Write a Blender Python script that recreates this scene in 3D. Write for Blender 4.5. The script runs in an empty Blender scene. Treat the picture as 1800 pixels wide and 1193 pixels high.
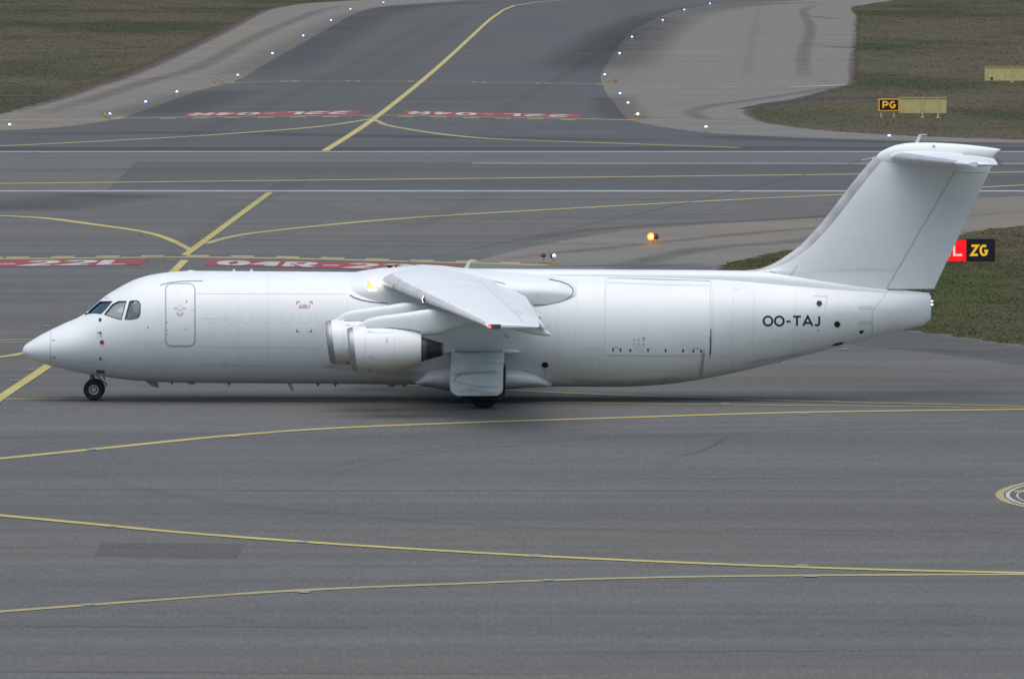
import bpy, bmesh, math, random
import numpy as np
from mathutils import Vector, Matrix
from mathutils.geometry import tessellate_polygon
random.seed(7); rng = np.random.default_rng(7)
R = math.radians
S = bpy.context.scene
COL = S.collection

# ------------------------------------------------------------------ camera, sky, sun, exposure
F = 11250.0; H = 15.4; TH = math.atan(746.5 / F); CS, SN = math.cos(TH), math.sin(TH)
cd = bpy.data.cameras.new('camera'); cam = bpy.data.objects.new('camera', cd); COL.objects.link(cam)
cam.location = (0, 0, H); cam.rotation_euler = (R(90) - TH, 0, 0)
cd.sensor_width = 36; cd.lens = F / 1800 * 36; cd.clip_start = 1; cd.clip_end = 20000
S.camera = cam
w = bpy.data.worlds.new('World'); S.world = w; w.use_nodes = True
nt = w.node_tree; nt.nodes.clear()
sky = nt.nodes.new('ShaderNodeTexSky'); sky.sky_type = 'NISHITA'; sky.sun_disc = False
SUN_EL, SUN_AZ = R(75), R(200)          # azimuth clockwise from +Y: behind the camera, a little to the left
sky.sun_elevation = SUN_EL; sky.sun_rotation = SUN_AZ
sky.air_density = 1.0; sky.dust_density = 4.0; sky.ozone_density = 1.0
hs = nt.nodes.new('ShaderNodeHueSaturation'); hs.inputs['Saturation'].default_value = 1.12; hs.inputs['Hue'].default_value = 0.480
bg = nt.nodes.new('ShaderNodeBackground'); bg.inputs['Strength'].default_value = 0.10
wo = nt.nodes.new('ShaderNodeOutputWorld')
nt.links.new(sky.outputs[0], hs.inputs['Color']); nt.links.new(hs.outputs[0], bg.inputs[0]); nt.links.new(bg.outputs[0], wo.inputs[0])
sl = bpy.data.lights.new('sun', 'SUN'); sl.energy = 1.3; sl.angle = R(85); sl.color = (1.0, .99, .97)
so = bpy.data.objects.new('sun', sl); COL.objects.link(so)
sd = Vector((math.sin(SUN_AZ) * math.cos(SUN_EL), math.cos(SUN_AZ) * math.cos(SUN_EL), math.sin(SUN_EL)))
so.rotation_euler = sd.to_track_quat('Z', 'Y').to_euler()
S.view_settings.view_transform = 'Standard'; S.view_settings.look = 'None'
S.view_settings.exposure = 0.36; S.view_settings.gamma = 1.0; S.view_settings.use_curve_mapping = False

# ------------------------------------------------------------------ measuring: where a sight line meets a plane of the place
def ray(px, py):
    u = (px - 900) / F; v = (596.5 - py) / F
    return u, CS + v * SN, -SN + v * CS
def G(px, py, z=0.0):                  # on the ground
    u, a, b = ray(px, py); t = (z - H) / b
    return Vector((u * t, a * t, z))
def P(px, py, Y):                      # on the upright plane at distance Y
    u, a, b = ray(px, py); t = Y / a
    return Vector((u * t, Y, H + b * t))
YC = 203.0                             # the aircraft's centre line

# ------------------------------------------------------------------ materials
MATS = {}
def mat(name, col, rough=.6, metal=0, emit=None, es=0, coat=0, var=0, vscale=4, alpha=None, spec=None, bump=0, bscale=30):
    if name in MATS: return MATS[name]
    m = bpy.data.materials.new(name); m.use_nodes = True; t = m.node_tree; b = t.nodes['Principled BSDF']
    b.inputs['Base Color'].default_value = (*col, 1); b.inputs['Roughness'].default_value = rough; b.inputs['Metallic'].default_value = metal
    if coat: b.inputs['Coat Weight'].default_value = coat; b.inputs['Coat Roughness'].default_value = .12
    if spec is not None: b.inputs['Specular IOR Level'].default_value = spec
    if emit: b.inputs['Emission Color'].default_value = (*emit, 1); b.inputs['Emission Strength'].default_value = es
    if var:
        tc = t.nodes.new('ShaderNodeTexCoord'); n = t.nodes.new('ShaderNodeTexNoise'); n.inputs['Scale'].default_value = vscale; n.inputs['Detail'].default_value = 6
        r = t.nodes.new('ShaderNodeMapRange'); r.inputs[1].default_value = .3; r.inputs[2].default_value = .7; r.inputs[3].default_value = 1 - var; r.inputs[4].default_value = 1 + var * .5
        mx = t.nodes.new('ShaderNodeMix'); mx.data_type = 'RGBA'; mx.blend_type = 'MULTIPLY'; mx.inputs[0].default_value = 1
        mx.inputs[6].default_value = (*col, 1)
        t.links.new(tc.outputs['Object'], n.inputs[0]); t.links.new(n.outputs[0], r.inputs[0]); t.links.new(r.outputs[0], mx.inputs[7]); t.links.new(mx.outputs[2], b.inputs['Base Color'])
    if bump:
        tc = t.nodes.new('ShaderNodeTexCoord'); n = t.nodes.new('ShaderNodeTexNoise'); n.inputs['Scale'].default_value = bscale
        bp = t.nodes.new('ShaderNodeBump'); bp.inputs['Strength'].default_value = bump; bp.inputs['Distance'].default_value = .01
        t.links.new(tc.outputs['Object'], n.inputs[0]); t.links.new(n.outputs[0], bp.inputs['Height']); t.links.new(bp.outputs[0], b.inputs['Normal'])
    if alpha is not None: b.inputs['Alpha'].default_value = alpha
    MATS[name] = m
    return m

def ramp_nodes(t, src, stops):
    r = t.nodes.new('ShaderNodeValToRGB'); e = r.color_ramp.elements
    while len(e) > 1: e.remove(e[-1])
    e[0].position = stops[0][0]; e[0].color = (*stops[0][1], 1)
    for p, c in stops[1:]:
        q = e.new(p); q.color = (*c, 1)
    t.links.new(src, r.inputs[0]); return r.outputs[0]
def noise(t, scale3, detail=5, rough=.55, dist=0, seed=0):
    tc = t.nodes.new('ShaderNodeTexCoord'); mp = t.nodes.new('ShaderNodeMapping'); mp.inputs['Scale'].default_value = scale3
    mp.inputs['Location'].default_value = (seed * 7.3, seed * 3.1, 0)
    n = t.nodes.new('ShaderNodeTexNoise'); n.inputs['Scale'].default_value = 1; n.inputs['Detail'].default_value = detail; n.inputs['Roughness'].default_value = rough; n.inputs['Distortion'].default_value = dist
    t.links.new(tc.outputs['Object'], mp.inputs[0]); t.links.new(mp.outputs[0], n.inputs[0]); return n.outputs[0]
def mixc(t, a, b, f, mode='MIX'):
    mx = t.nodes.new('ShaderNodeMix'); mx.data_type = 'RGBA'; mx.blend_type = mode
    for s, v in ((6, a), (7, b)):
        if isinstance(v, tuple): mx.inputs[s].default_value = (*v, 1)
        else: t.links.new(v, mx.inputs[s])
    if isinstance(f, (int, float)): mx.inputs[0].default_value = f
    else: t.links.new(f, mx.inputs[0])
    return mx.outputs[2]
def maprange(t, src, a, b, c, d):
    r = t.nodes.new('ShaderNodeMapRange'); r.inputs[1].default_value = a; r.inputs[2].default_value = b; r.inputs[3].default_value = c; r.inputs[4].default_value = d
    t.links.new(src, r.inputs[0]); return r.outputs[0]

def asphalt(name, base, tint=(1.09, 1.0, .90), amp=.10, seed=0, streak=.13):
    base = tuple(x * .77 for x in base)
    m = bpy.data.materials.new(name); m.use_nodes = True; t = m.node_tree; b = t.nodes['Principled BSDF']
    b.inputs['Roughness'].default_value = .88; b.inputs['Specular IOR Level'].default_value = .25
    c = mixc(t, base, tuple(base[i] * tint[i] for i in range(3)), maprange(t, noise(t, (.018, .03, 1), 3, seed=seed), .38, .62, 0, 1))
    def mul(c, src, lo, hi, a, d):
        v = maprange(t, src, lo, hi, a, d); cb = t.nodes.new('ShaderNodeCombineColor')
        for i in range(3): t.links.new(v, cb.inputs[i])
        return mixc(t, c, cb.outputs[0], 1.0, 'MULTIPLY')
    c = mul(c, noise(t, (.05, .12, 1), 5, .6, seed=seed + 1), .3, .7, 1 - amp, 1 + amp)
    c = mul(c, noise(t, (.012, .55, 1), 4, .6, seed=seed + 2), .3, .7, 1 - streak, 1 + streak)
    c = mul(c, noise(t, (.9, .5, 1), 4, .7, seed=seed + 3), .3, .7, .955, 1.045)
    c = mul(c, noise(t, (11, 1.3, 1), 3, .85, seed=seed + 4), .3, .7, .80, 1.20)
    t.links.new(c, b.inputs['Base Color'])
    return m
M_APRON = asphalt('apron_asphalt', (.146, .153, .154), tint=(1.07, 1.0, .92), amp=.08, streak=.15)
M_RUNWAY = asphalt('runway_asphalt', (.150, .160, .166), seed=11)
M_TAXI = asphalt('taxiway_asphalt', (.113, .123, .130), seed=21, amp=.12, streak=.04)
M_SHOULDER = asphalt('shoulder_asphalt', (.220, .217, .202), seed=31, amp=.10)
M_DARK = asphalt('dark_asphalt', (.075, .085, .098), seed=41)
M_SHADE = asphalt('old_asphalt', (.114, .118, .118), seed=51)
M_TRACK = asphalt('service_path_gravel', (.07, .07, .072), seed=61)

def grassmat(name, dry, green, seed, thr=(.50, .62)):
    dry = tuple(x * .80 for x in dry); green = tuple(x * .78 for x in green)
    m = bpy.data.materials.new(name); m.use_nodes = True; t = m.node_tree; b = t.nodes['Principled BSDF']
    b.inputs['Roughness'].default_value = .95; b.inputs['Specular IOR Level'].default_value = .1
    c = mixc(t, dry, green, maprange(t, noise(t, (.026, .011, 1), 4, .5, seed=seed), thr[0], thr[1], 0, 1))
    c = mixc(t, c, tuple(x * .6 for x in dry), maprange(t, noise(t, (.10, .05, 1), 4, .5, seed=seed + 1), .48, .7, 0, .55))
    c = mixc(t, c, tuple(min(1, x * 1.6) for x in dry), maprange(t, noise(t, (1.4, .3, 1), 5, .7, seed=seed + 2), .5, .75, 0, .3))
    c = mixc(t, c, tuple(x * .35 for x in green), maprange(t, noise(t, (9, 1.5, 1), 3, .7, seed=seed + 3), .5, .75, 0, .18))
    t.links.new(c, b.inputs['Base Color'])
    return m
M_GRASS = grassmat('dry_grass_ground', (.120, .106, .072), (.064, .076, .034), 3, (.47, .60))
M_GRASS2 = grassmat('near_grass_ground', (.125, .108, .068), (.072, .092, .032), 8, (.49, .62))

def paintmat(name, col, worn=.25, sc=3.0, rough=.7):       # ground paint, worn through in places
    col = tuple(x * .80 for x in col)
    m = bpy.data.materials.new(name); m.use_nodes = True; t = m.node_tree; b = t.nodes['Principled BSDF']
    b.inputs['Roughness'].default_value = rough
    f = maprange(t, noise(t, (sc, sc * .6, 1), 5, .7, seed=5), .45, .75, 0, worn)
    f2 = noise(t, (.25, .25, 1), 3, .6, seed=6)
    c = mixc(t, col, (.15, .15, .15), f)
    c = mixc(t, c, tuple(x * .75 for x in col), maprange(t, f2, .4, .65, 0, .6))
    t.links.new(c, b.inputs['Base Color']); return m
M_YEL = paintmat('yellow_ground_paint', (.60, .52, .17))
M_YELP = paintmat('faded_yellow_ground_paint', (.48, .42, .20), .5)
M_WHT = paintmat('white_ground_paint', (.50, .53, .55), .4)
M_RED = paintmat('red_ground_paint', (.36, .055, .065), .45)
M_WLET = paintmat('white_letter_paint', (.60, .60, .60), .45)
def stainmat(name, col, amt, sc=(.5, .8, 1), lo=.35, hi=.7):
    m = bpy.data.materials.new(name); m.use_nodes = True; t = m.node_tree; b = t.nodes['Principled BSDF']
    b.inputs['Base Color'].default_value = (*col, 1); b.inputs['Roughness'].default_value = .9
    at = t.nodes.new('ShaderNodeAttribute'); at.attribute_name = 'fade'
    mu = t.nodes.new('ShaderNodeMath'); mu.operation = 'MULTIPLY'; t.links.new(at.outputs['Fac'], mu.inputs[0])
    t.links.new(maprange(t, noise(t, sc, 5, .65, seed=9), lo, hi, amt * .35, amt), mu.inputs[1]); t.links.new(mu.outputs[0], b.inputs['Alpha']); return m
def faded(name, L, Rr, m, parent=None, ends=True, mid=None):
    n = len(L); L = [Vector(p) for p in L]; Rr = [Vector(p) for p in Rr]; V = []; W = []
    for j, (k, wv) in enumerate(((0, 0), (.25, .75), (.5, 1), (.75, .75), (1, 0))):
        for i in range(n):
            p = L[i].lerp(Rr[i], k); V.append(mid(p) if mid else p); t_ = i / max(1, n - 1); W.append(wv * (min(1, min(t_, 1 - t_) * 6) if ends else 1))
    b = MB(); b.add(V, [(j * n + i, j * n + i + 1, (j + 1) * n + i + 1, (j + 1) * n + i) for j in range(4) for i in range(n - 1)])
    o = b.build(name, m, parent, smooth=60); a = o.data.attributes.new('fade', 'FLOAT', 'POINT'); a.data.foreach_set('value', W); return o
M_SKID = stainmat('tyre_rubber_stain', (.05, .05, .055), .38)
M_SKIDF = stainmat('faint_rubber_stain', (.06, .06, .065), .12, (.12, .5, 1))
M_SOIL = stainmat('bare_soil', (.085, .062, .042), .85, (.5, .5, 1), .3, .6)
M_MUD = stainmat('brown_mud_stain', (.095, .075, .06), .32, (.3, .3, 1), .3, .6)

def aircraft_paint(name, base, dirt_amt, dirtcol=(.30, .27, .22), sc=(1.2, 1, .35), lo=.5, hi=.8):
    m = bpy.data.materials.new(name); m.use_nodes = True; t = m.node_tree; b = t.nodes['Principled BSDF']
    b.inputs['Roughness'].default_value = .38; b.inputs['Coat Weight'].default_value = .08; b.inputs['Coat Roughness'].default_value = .2
    c = mixc(t, base, dirtcol, maprange(t, noise(t, sc, 6, .65, seed=3), lo, hi, 0, dirt_amt))
    c = mixc(t, c, tuple(x * .93 for x in base), maprange(t, noise(t, (.4, .4, .8), 4, .6, seed=4), .4, .65, 0, .6))
    t.links.new(c, b.inputs['Base Color'])
    t.links.new(maprange(t, noise(t, (2, 2, 2), 4, .6, seed=8), .3, .7, .32, .48), b.inputs['Roughness'])
    bp = t.nodes.new('ShaderNodeBump'); bp.inputs['Strength'].default_value = .16; bp.inputs['Distance'].default_value = .02
    t.links.new(noise(t, (.9, .9, 1.6), 2, .4, seed=12), bp.inputs['Height']); t.links.new(bp.outputs[0], b.inputs['Normal'])
    return m
WHITE = aircraft_paint('white_aircraft_paint', (.78, .825, .835), .10)
WHITE_D = aircraft_paint('grubby_white_paint', (.74, .755, .75), .35, lo=.4, hi=.7)
COWL = aircraft_paint('cowl_white_paint', (.78, .82, .83), .12)
DOORW = aircraft_paint('oily_white_paint', (.64, .68, .68), .6, (.22, .21, .19), (.9, 1, 3.5), .46, .72)
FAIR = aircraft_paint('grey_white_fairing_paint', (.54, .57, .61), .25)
def cowl_stain(m):                                          # oil weeping from the lower cowl joints
    t = m.node_tree; b = t.nodes['Principled BSDF']; src = b.inputs['Base Color'].links[0].from_socket
    tc = t.nodes.new('ShaderNodeTexCoord'); sx = t.nodes.new('ShaderNodeSeparateXYZ'); t.links.new(tc.outputs['Object'], sx.inputs[0])
    n = noise(t, (1.5, 1.5, 5), 5, .7, seed=2)
    ad = t.nodes.new('ShaderNodeMath'); ad.operation = 'MULTIPLY_ADD'; ad.inputs[1].default_value = .5; t.links.new(n, ad.inputs[0]); t.links.new(sx.outputs[2], ad.inputs[2])
    f = maprange(t, ad.outputs[0], 1.80, 2.25, .7, 0)
    c = mixc(t, src, (.38, .30, .17), f); t.links.new(c, b.inputs['Base Color'])
cowl_stain(COWL)
SEAM = mat('seam_grey', (.36, .39, .43), .7)
SEAMF = mat('faint_seam_grey', (.62, .65, .68), .6)
GHOST = mat('plug_outline', (.70, .72, .74), .6)
DARKL = mat('dark_seal', (.06, .07, .10), .6)
BLACKP = mat('black_paint', (.012, .014, .022), .5)
REDP = mat('red_marking_paint', (.36, .03, .05), .6)
BARE = mat('bare_metal_leading_edge', (.60, .595, .58), .5, .25, var=.14, vscale=2.5)
LIP = mat('polished_intake_lip', (.42, .43, .44), .5, .85, var=.12, vscale=3)
TITAN = mat('burnt_titanium', (.20, .185, .18), .38, .8, var=.25, vscale=8)
EXH = mat('sooty_exhaust_metal', (.06, .06, .062), .42, .7, var=.35, vscale=6)
HOLE = mat('dark_opening', (.004, .004, .006), .6)
TYRE = mat('black_tyre_rubber', (.012, .013, .018), .75, var=.3, vscale=20)
RIMM = mat('grey_wheel_paint', (.50, .51, .49), .5, var=.2, vscale=15)
RIMD = mat('dull_wheel_metal', (.12, .14, .16), .5, .5)
STEEL = mat('gear_strut_grey', (.20, .21, .24), .45, .4, var=.3, vscale=12)
INTER = mat('cockpit_lining', (.07, .085, .10), .8)
WARM = mat('landing_lamp_lit', (1, .9, .7), .4, emit=(1, .86, .62), es=9)
AMBERH = mat('lamp_bowl_gold', (.6, .35, .1), .3, .6, emit=(1, .45, .12), es=.45)
REDL = mat('red_lamp_lit', (.8, .03, .02), .4, emit=(1, .06, .04), es=3.2)
GLOWS = mat('white_tail_lamp', (1, 1, 1), .3, emit=(.9, .95, 1), es=1.6)
BLUEL = mat('blue_white_lamp_lit', (.7, .85, 1), .3, emit=(.45, .72, 1.0), es=2.2)
BLUER = mat('blue_lamp_glass', (.1, .15, .8), .2, emit=(.12, .2, 1.0), es=2.2)
AMBL = mat('amber_lamp_lit', (1, .5, .1), .3, emit=(1, .30, .015), es=60)
AMBR = mat('amber_bowl_lit', (.8, .3, .03), .4, emit=(1, .13, .0), es=2.2)
YPAINT = mat('yellow_fixture_paint', (.50, .34, .10), .6, var=.3, vscale=12)
PALEY = mat('pale_yellow_lamp_housing', (.55, .45, .25), .5, var=.2)
REDH = mat('red_lamp_glass', (.28, .012, .03), .3)
DBROWN = mat('dark_fixture_body', (.05, .04, .02), .6)
KHAKI = mat('khaki_sign_back', (.60, .54, .24), .65, var=.16, vscale=3)
KHAKID = mat('khaki_frame', (.48, .43, .20), .65, var=.1)
SIGNK = mat('black_sign_face', (.008, .009, .016), .5)
SIGNR = mat('red_sign_face', (.75, .012, .015), .4, emit=(1, .0, .01), es=.5)
SIGNY = mat('yellow_sign_lettering', (.80, .50, .02), .5, emit=(1, .62, .02), es=.30)
SIGNW = mat('white_sign_lettering', (.8, .75, .7), .5, emit=(1, .85, .75), es=.25)
SIGNO = mat('amber_sign_lettering', (.75, .42, .02), .5, emit=(1, .5, .02), es=.22)
INLET = mat('pale_fitting_metal', (.26, .27, .27), .95, spec=.1)
SKIN = mat('skin', (.48, .32, .23), .6); HAIR = mat('dark_hair', (.02, .016, .014), .8)
SHIRT = mat('beige_shirt', (.62, .52, .36), .8); SEATM = mat('seat_fabric', (.03, .04, .055), .9)
def glassmat(name, add, tint):
    g = bpy.data.materials.new(name); g.use_nodes = True; t = g.node_tree; t.nodes.clear()
    o_ = t.nodes.new('ShaderNodeOutputMaterial'); gl = t.nodes.new('ShaderNodeBsdfGlossy'); gl.inputs['Roughness'].default_value = .04; gl.inputs[0].default_value = (.8, .95, .97, 1)
    tr = t.nodes.new('ShaderNodeBsdfTransparent'); tr.inputs[0].default_value = (*tint, 1)
    fr = t.nodes.new('ShaderNodeFresnel'); fr.inputs[0].default_value = 1.5
    ad = t.nodes.new('ShaderNodeMath'); ad.operation = 'ADD'; ad.inputs[1].default_value = add; t.links.new(fr.outputs[0], ad.inputs[0])
    ms = t.nodes.new('ShaderNodeMixShader'); t.links.new(ad.outputs[0], ms.inputs[0]); t.links.new(tr.outputs[0], ms.inputs[1]); t.links.new(gl.outputs[0], ms.inputs[2]); t.links.new(ms.outputs[0], o_.inputs[0])
    return g
GLASSES = [glassmat('windscreen_glass', .26, (.6, .72, .66)), glassmat('side_window_glass', .16, (.68, .78, .80)), glassmat('rear_side_window_glass', .04, (.68, .76, .80))]

# ------------------------------------------------------------------ mesh helpers
ORG = {}
class MB:
    def __init__(s): s.v = []; s.f = []; s.m = []
    def add(s, vs, fs, mi=0):
        n = len(s.v); s.v += [tuple(v) for v in vs]; s.f += [tuple(i + n for i in f) for f in fs]; s.m += [mi] * len(fs)
    def box(s, c, d, mi=0, rot=None):
        c = Vector(c); vs = []
        for x in (-1, 1):
            for y in (-1, 1):
                for z in (-1, 1):
                    p = Vector((x * d[0] / 2, y * d[1] / 2, z * d[2] / 2))
                    if rot: p = rot @ p
                    vs.append(c + p)
        s.add(vs, [(0, 1, 3, 2), (4, 6, 7, 5), (0, 4, 5, 1), (2, 3, 7, 6), (0, 2, 6, 4), (1, 5, 7, 3)], mi)
    def rings(s, rings, mi=0, cap0=True, cap1=True, closed=True):
        n = len(rings[0]); vs = [p for r in rings for p in r]; fs = []
        for i in range(len(rings) - 1):
            for j in range(n if closed else n - 1):
                k = (j + 1) % n
                fs.append((i * n + j, i * n + k, (i + 1) * n + k, (i + 1) * n + j))
        if cap0: fs.append(tuple(range(n))[::-1])
        if cap1: fs.append(tuple((len(rings) - 1) * n + j for j in range(n)))
        s.add(vs, fs, mi)
    def tube(s, a, b, r0, r1=None, n=12, mi=0):
        a = Vector(a); b = Vector(b); r1 = r0 if r1 is None else r1
        q = (b - a).to_track_quat('Z', 'Y')
        def ring(c, r): return [c + q @ Vector((r * math.cos(2 * math.pi * k / n), r * math.sin(2 * math.pi * k / n), 0)) for k in range(n)]
        s.rings([ring(a, r0), ring(b, r1)], mi)
    def lathe(s, c, axis, prof, n=32, mi=0, cap0=True, cap1=True):   # prof: (along, radius)
        c = Vector(c); q = Vector(axis).to_track_quat('Z', 'Y')
        s.rings([[c + q @ Vector((max(r, 1e-4) * math.cos(2 * math.pi * k / n), max(r, 1e-4) * math.sin(2 * math.pi * k / n), a)) for k in range(n)] for a, r in prof], mi, cap0, cap1)
    STUFFY = {'door_marking', 'placard', 'static_port_ring', 'spine_fastener', 'cowl_joint', 'cowl_latch', 'rescue_lettering', 'hinge_bracket', 'painted_dashes', 'radome_latch', 'leading_edge_joint', 'door_seam', 'fin_joint'}
    def build(s, name, mats, parent=None, smooth=35):
        me = bpy.data.meshes.new(name)
        off = ORG.get(parent.name, Vector((0, 0, 0))) if parent else Vector((0, 0, 0))
        me.from_pydata([tuple(Vector(v) - off) for v in s.v], [], s.f)
        if not isinstance(mats, (list, tuple)): mats = [mats]
        for m in mats: me.materials.append(m)
        for i, mi in enumerate(s.m): me.polygons[i].material_index = mi
        bm = bmesh.new(); bm.from_mesh(me); bmesh.ops.recalc_face_normals(bm, faces=bm.faces); bm.to_mesh(me); bm.free()
        if smooth:
            for p in me.polygons: p.use_smooth = True
            me.set_sharp_from_angle(angle=R(smooth))
        o = bpy.data.objects.new(name, me); COL.objects.link(o)
        if parent: o.parent = parent; ORG[o.name] = off
        if name in s.STUFFY and name != 'painted_dashes': o['kind'] = 'stuff'
        return o
def empty(name, loc, label, cat, group=None):
    o = bpy.data.objects.new(name, None); COL.objects.link(o); o.location = loc; o.empty_display_size = .3
    ORG[o.name] = Vector(loc); tag(o, label, cat, group); return o
def tag(o, label=None, cat=None, group=None, kind=None):
    if label: o['label'] = label
    if cat: o['category'] = cat
    if group: o['group'] = group
    if kind: o['kind'] = kind
    return o

def pchip(xs, ys):
    xs = np.array(xs, float); ys = np.array(ys, float); h = np.diff(xs); d = np.diff(ys) / h
    m = np.zeros_like(ys)
    for i in range(1, len(xs) - 1):
        if d[i - 1] * d[i] > 0:
            w1 = 2 * h[i] + h[i - 1]; w2 = h[i] + 2 * h[i - 1]; m[i] = (w1 + w2) / (w1 / d[i - 1] + w2 / d[i])
    m[0] = d[0]; m[-1] = d[-1]
    def f(x):
        x = min(max(x, xs[0]), xs[-1]); i = int(min(np.searchsorted(xs, x, side='right') - 1, len(xs) - 2)); t = (x - xs[i]) / h[i]
        return float((1 + 2 * t) * (1 - t) ** 2 * ys[i] + t * (1 - t) ** 2 * h[i] * m[i] + t * t * (3 - 2 * t) * ys[i + 1] + t * t * (t - 1) * h[i] * m[i + 1])
    return f
def smooth_poly(pts, step=12.0):         # Catmull-Rom through pixel points
    out = []; n = len(pts)
    for i in range(n - 1):
        p0 = pts[max(i - 1, 0)]; p1 = pts[i]; p2 = pts[i + 1]; p3 = pts[min(i + 2, n - 1)]
        k = max(1, int(math.hypot(p2[0] - p1[0], p2[1] - p1[1]) / step))
        for j in range(k):
            t = j / k
            out.append(tuple(.5 * ((2 * p1[a]) + (-p0[a] + p2[a]) * t + (2 * p0[a] - 5 * p1[a] + 4 * p2[a] - p3[a]) * t * t + (-p0[a] + 3 * p1[a] - 3 * p2[a] + p3[a]) * t ** 3) for a in (0, 1)))
    out.append(tuple(pts[-1])); return out
def strip2d(pts, w, closed=False):       # left and right edges of a mitred ribbon in 2-D
    n = len(pts); L = []; Rr = []
    for i in range(n):
        a = Vector(pts[(i - 1) % n] if closed or i else pts[0]); b = Vector(pts[i]); c = Vector(pts[(i + 1) % n] if closed or i < n - 1 else pts[-1])
        d1 = (b - a); d2 = (c - b)
        d1 = d1.normalized() if d1.length > 1e-9 else d2.normalized(); d2 = d2.normalized() if d2.length > 1e-9 else d1
        t = d1 + d2; t = t.normalized() if t.length > 1e-6 else d1
        nn = Vector((-t.y, t.x)); k = max(.45, abs(nn.dot(Vector((-d1.y, d1.x)))))
        ww = w[i] if isinstance(w, (list, tuple)) else w
        L.append(b + nn * ww / 2 / k); Rr.append(b - nn * ww / 2 / k)
    return L, Rr

# ------------------------------------------------------------------ GROUND
def ground_poly(name, pix, z, m, kind='structure', world=False):
    pts = [Vector((p[0], p[1], z)) if world else G(p[0], p[1], 0) for p in pix]
    for p in pts: p.z = z
    tris = tessellate_polygon([pts]); b = MB(); b.add(pts, [tuple(t) for t in tris]); o = b.build(name, m, smooth=0)
    for p in o.data.polygons:
        if p.normal.z < 0: p.flip()
    tag(o, kind=kind); return o
def ragged(pix, amp_m, step=.9, seed=1):         # makes the edge of a ground shape uneven, in metres on the ground
    r = random.Random(seed); pts = [G(*p) for p in pix]; out = []; n = len(pts)
    for i in range(n):
        a, b = pts[i], pts[(i + 1) % n]; L = (b - a).length; k = min(160, max(1, int(L / step))); nn = Vector((-(b - a).y, (b - a).x, 0)).normalized() if L > 0 else Vector((0, 1, 0))
        for j in range(k):
            out.append(a + (b - a) * (j / k) + nn * r.gauss(0, amp_m) * (1 if abs(pix[i][0] - 900) < 1000 else 0))
    return [(p.x, p.y) for p in out]
GL = [(0, 200), (78, 179), (155.6, 153.6), (210, 136), (272, 111), (330.6, 83.6), (389, 56), (431.7, 33), (466.7, 17.5), (525, 7), (622, .8), (700, -5), (760, -12)]
GRr = [(1600, -6), (1573, 0), (1500, 11.7), (1497, 17), (1505, 28), (1504, 67), (1500, 117), (1500, 147), (1467, 157), (1420, 170), (1367, 182), (1333, 187), (1317, 197), (1333, 208), (1367, 218), (1467, 230), (1600, 238), (1800, 246)]
ground_poly('ground', [(-4000, -300), (4000, -300), (4000, 6000), (-4000, 6000)], -.012, M_GRASS, world=True)
ap = [G(-9000, 255), G(-300, 246), G(-120, 226)]
ground_poly('apron', [(-400, 20), (-400, 402), (400, 402), (400, 20)], 0, M_APRON, world=True)
ground_poly('runway', [(-700, 356), (-700, 424), (700, 424), (700, 356)], .004, M_RUNWAY, world=True)
# junction beyond the runway: pale shoulders, darker taxiway, islands of grass
Y424 = 424
sh = [(p.x, p.y) for p in [G(*q) for q in smooth_poly([(-60, 216)] + GL, 15)]] + [(p.x, p.y) for p in [G(*q) for q in GRr]]
rj = random.Random(12)
def verge(pl, amp):
    out = []
    for (ax, ay), (bx, by) in zip(pl[:-1], pl[1:]):
        L = math.hypot(bx - ax, by - ay); n = max(1, min(60, int(L / 1.6)))
        out += [(ax + (bx - ax) * i / n + rj.gauss(0, amp), ay + (by - ay) * i / n + rj.gauss(0, amp * 2)) for i in range(n)]
    return out + [pl[-1]]
edge_l = verge(sh[:len(smooth_poly([(-60, 216)] + GL, 15))], .22); edge_r = verge(sh[len(smooth_poly([(-60, 216)] + GL, 15)):], .22)
sh = [(-700, 424.5), (-700, 478)] + edge_l + edge_r + [(700, 436), (700, 424.5)]
ground_poly('taxiway_shoulder', sh, 0.0, M_SHOULDER, world=True)
TX = smooth_poly([(-80, 232), (60, 227), (150, 218), (218, 206), (295.6, 179), (350, 159.5), (393, 148), (424, 138), (466.7, 112.8), (525, 79.7), (583, 46.7), (622, 25), (661, 13.6), (700, 9.7), (790, 3), (900, -8)], 14)
TXR = smooth_poly([(1560, -6), (1450, -1), (1300, 5.8), (1241.7, 9.7), (1183, 21), (1144.5, 37), (1105.6, 60), (1082, 91), (1055, 134), (1063, 159.5), (1082, 184.7), (1101.7, 208), (1144.5, 220), (1222, 231), (1300, 237), (1450, 243), (1700, 250), (1900, 252)], 14)
tx = [(-700, 424.5), (-700, 448)] + [tuple(G(*q).xy) for q in TX] + [tuple(G(*q).xy) for q in TXR] + [(700, 429), (700, 424.5)]
ground_poly('taxiway', tx, .004, M_TAXI, world=True)
ground_poly('drainage_strip', [(-700, 417.4), (-700, 424.2), (700, 424.2), (700, 417.4)], .008, M_DARK, world=True)
# bare brown soil along the verges
for pl, wd in (([G(*q).xy for q in smooth_poly(GL[:-1], 10)], 2.6), ([G(*q).xy for q in smooth_poly(GRr[3:], 8)], 1.3)):
    L_, R_ = strip2d(pl, wd); tag(faded('bare_soil_verge', [(p.x, p.y, .003) for p in L_], [(p.x, p.y, .003) for p in R_], M_SOIL), kind='structure')
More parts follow.
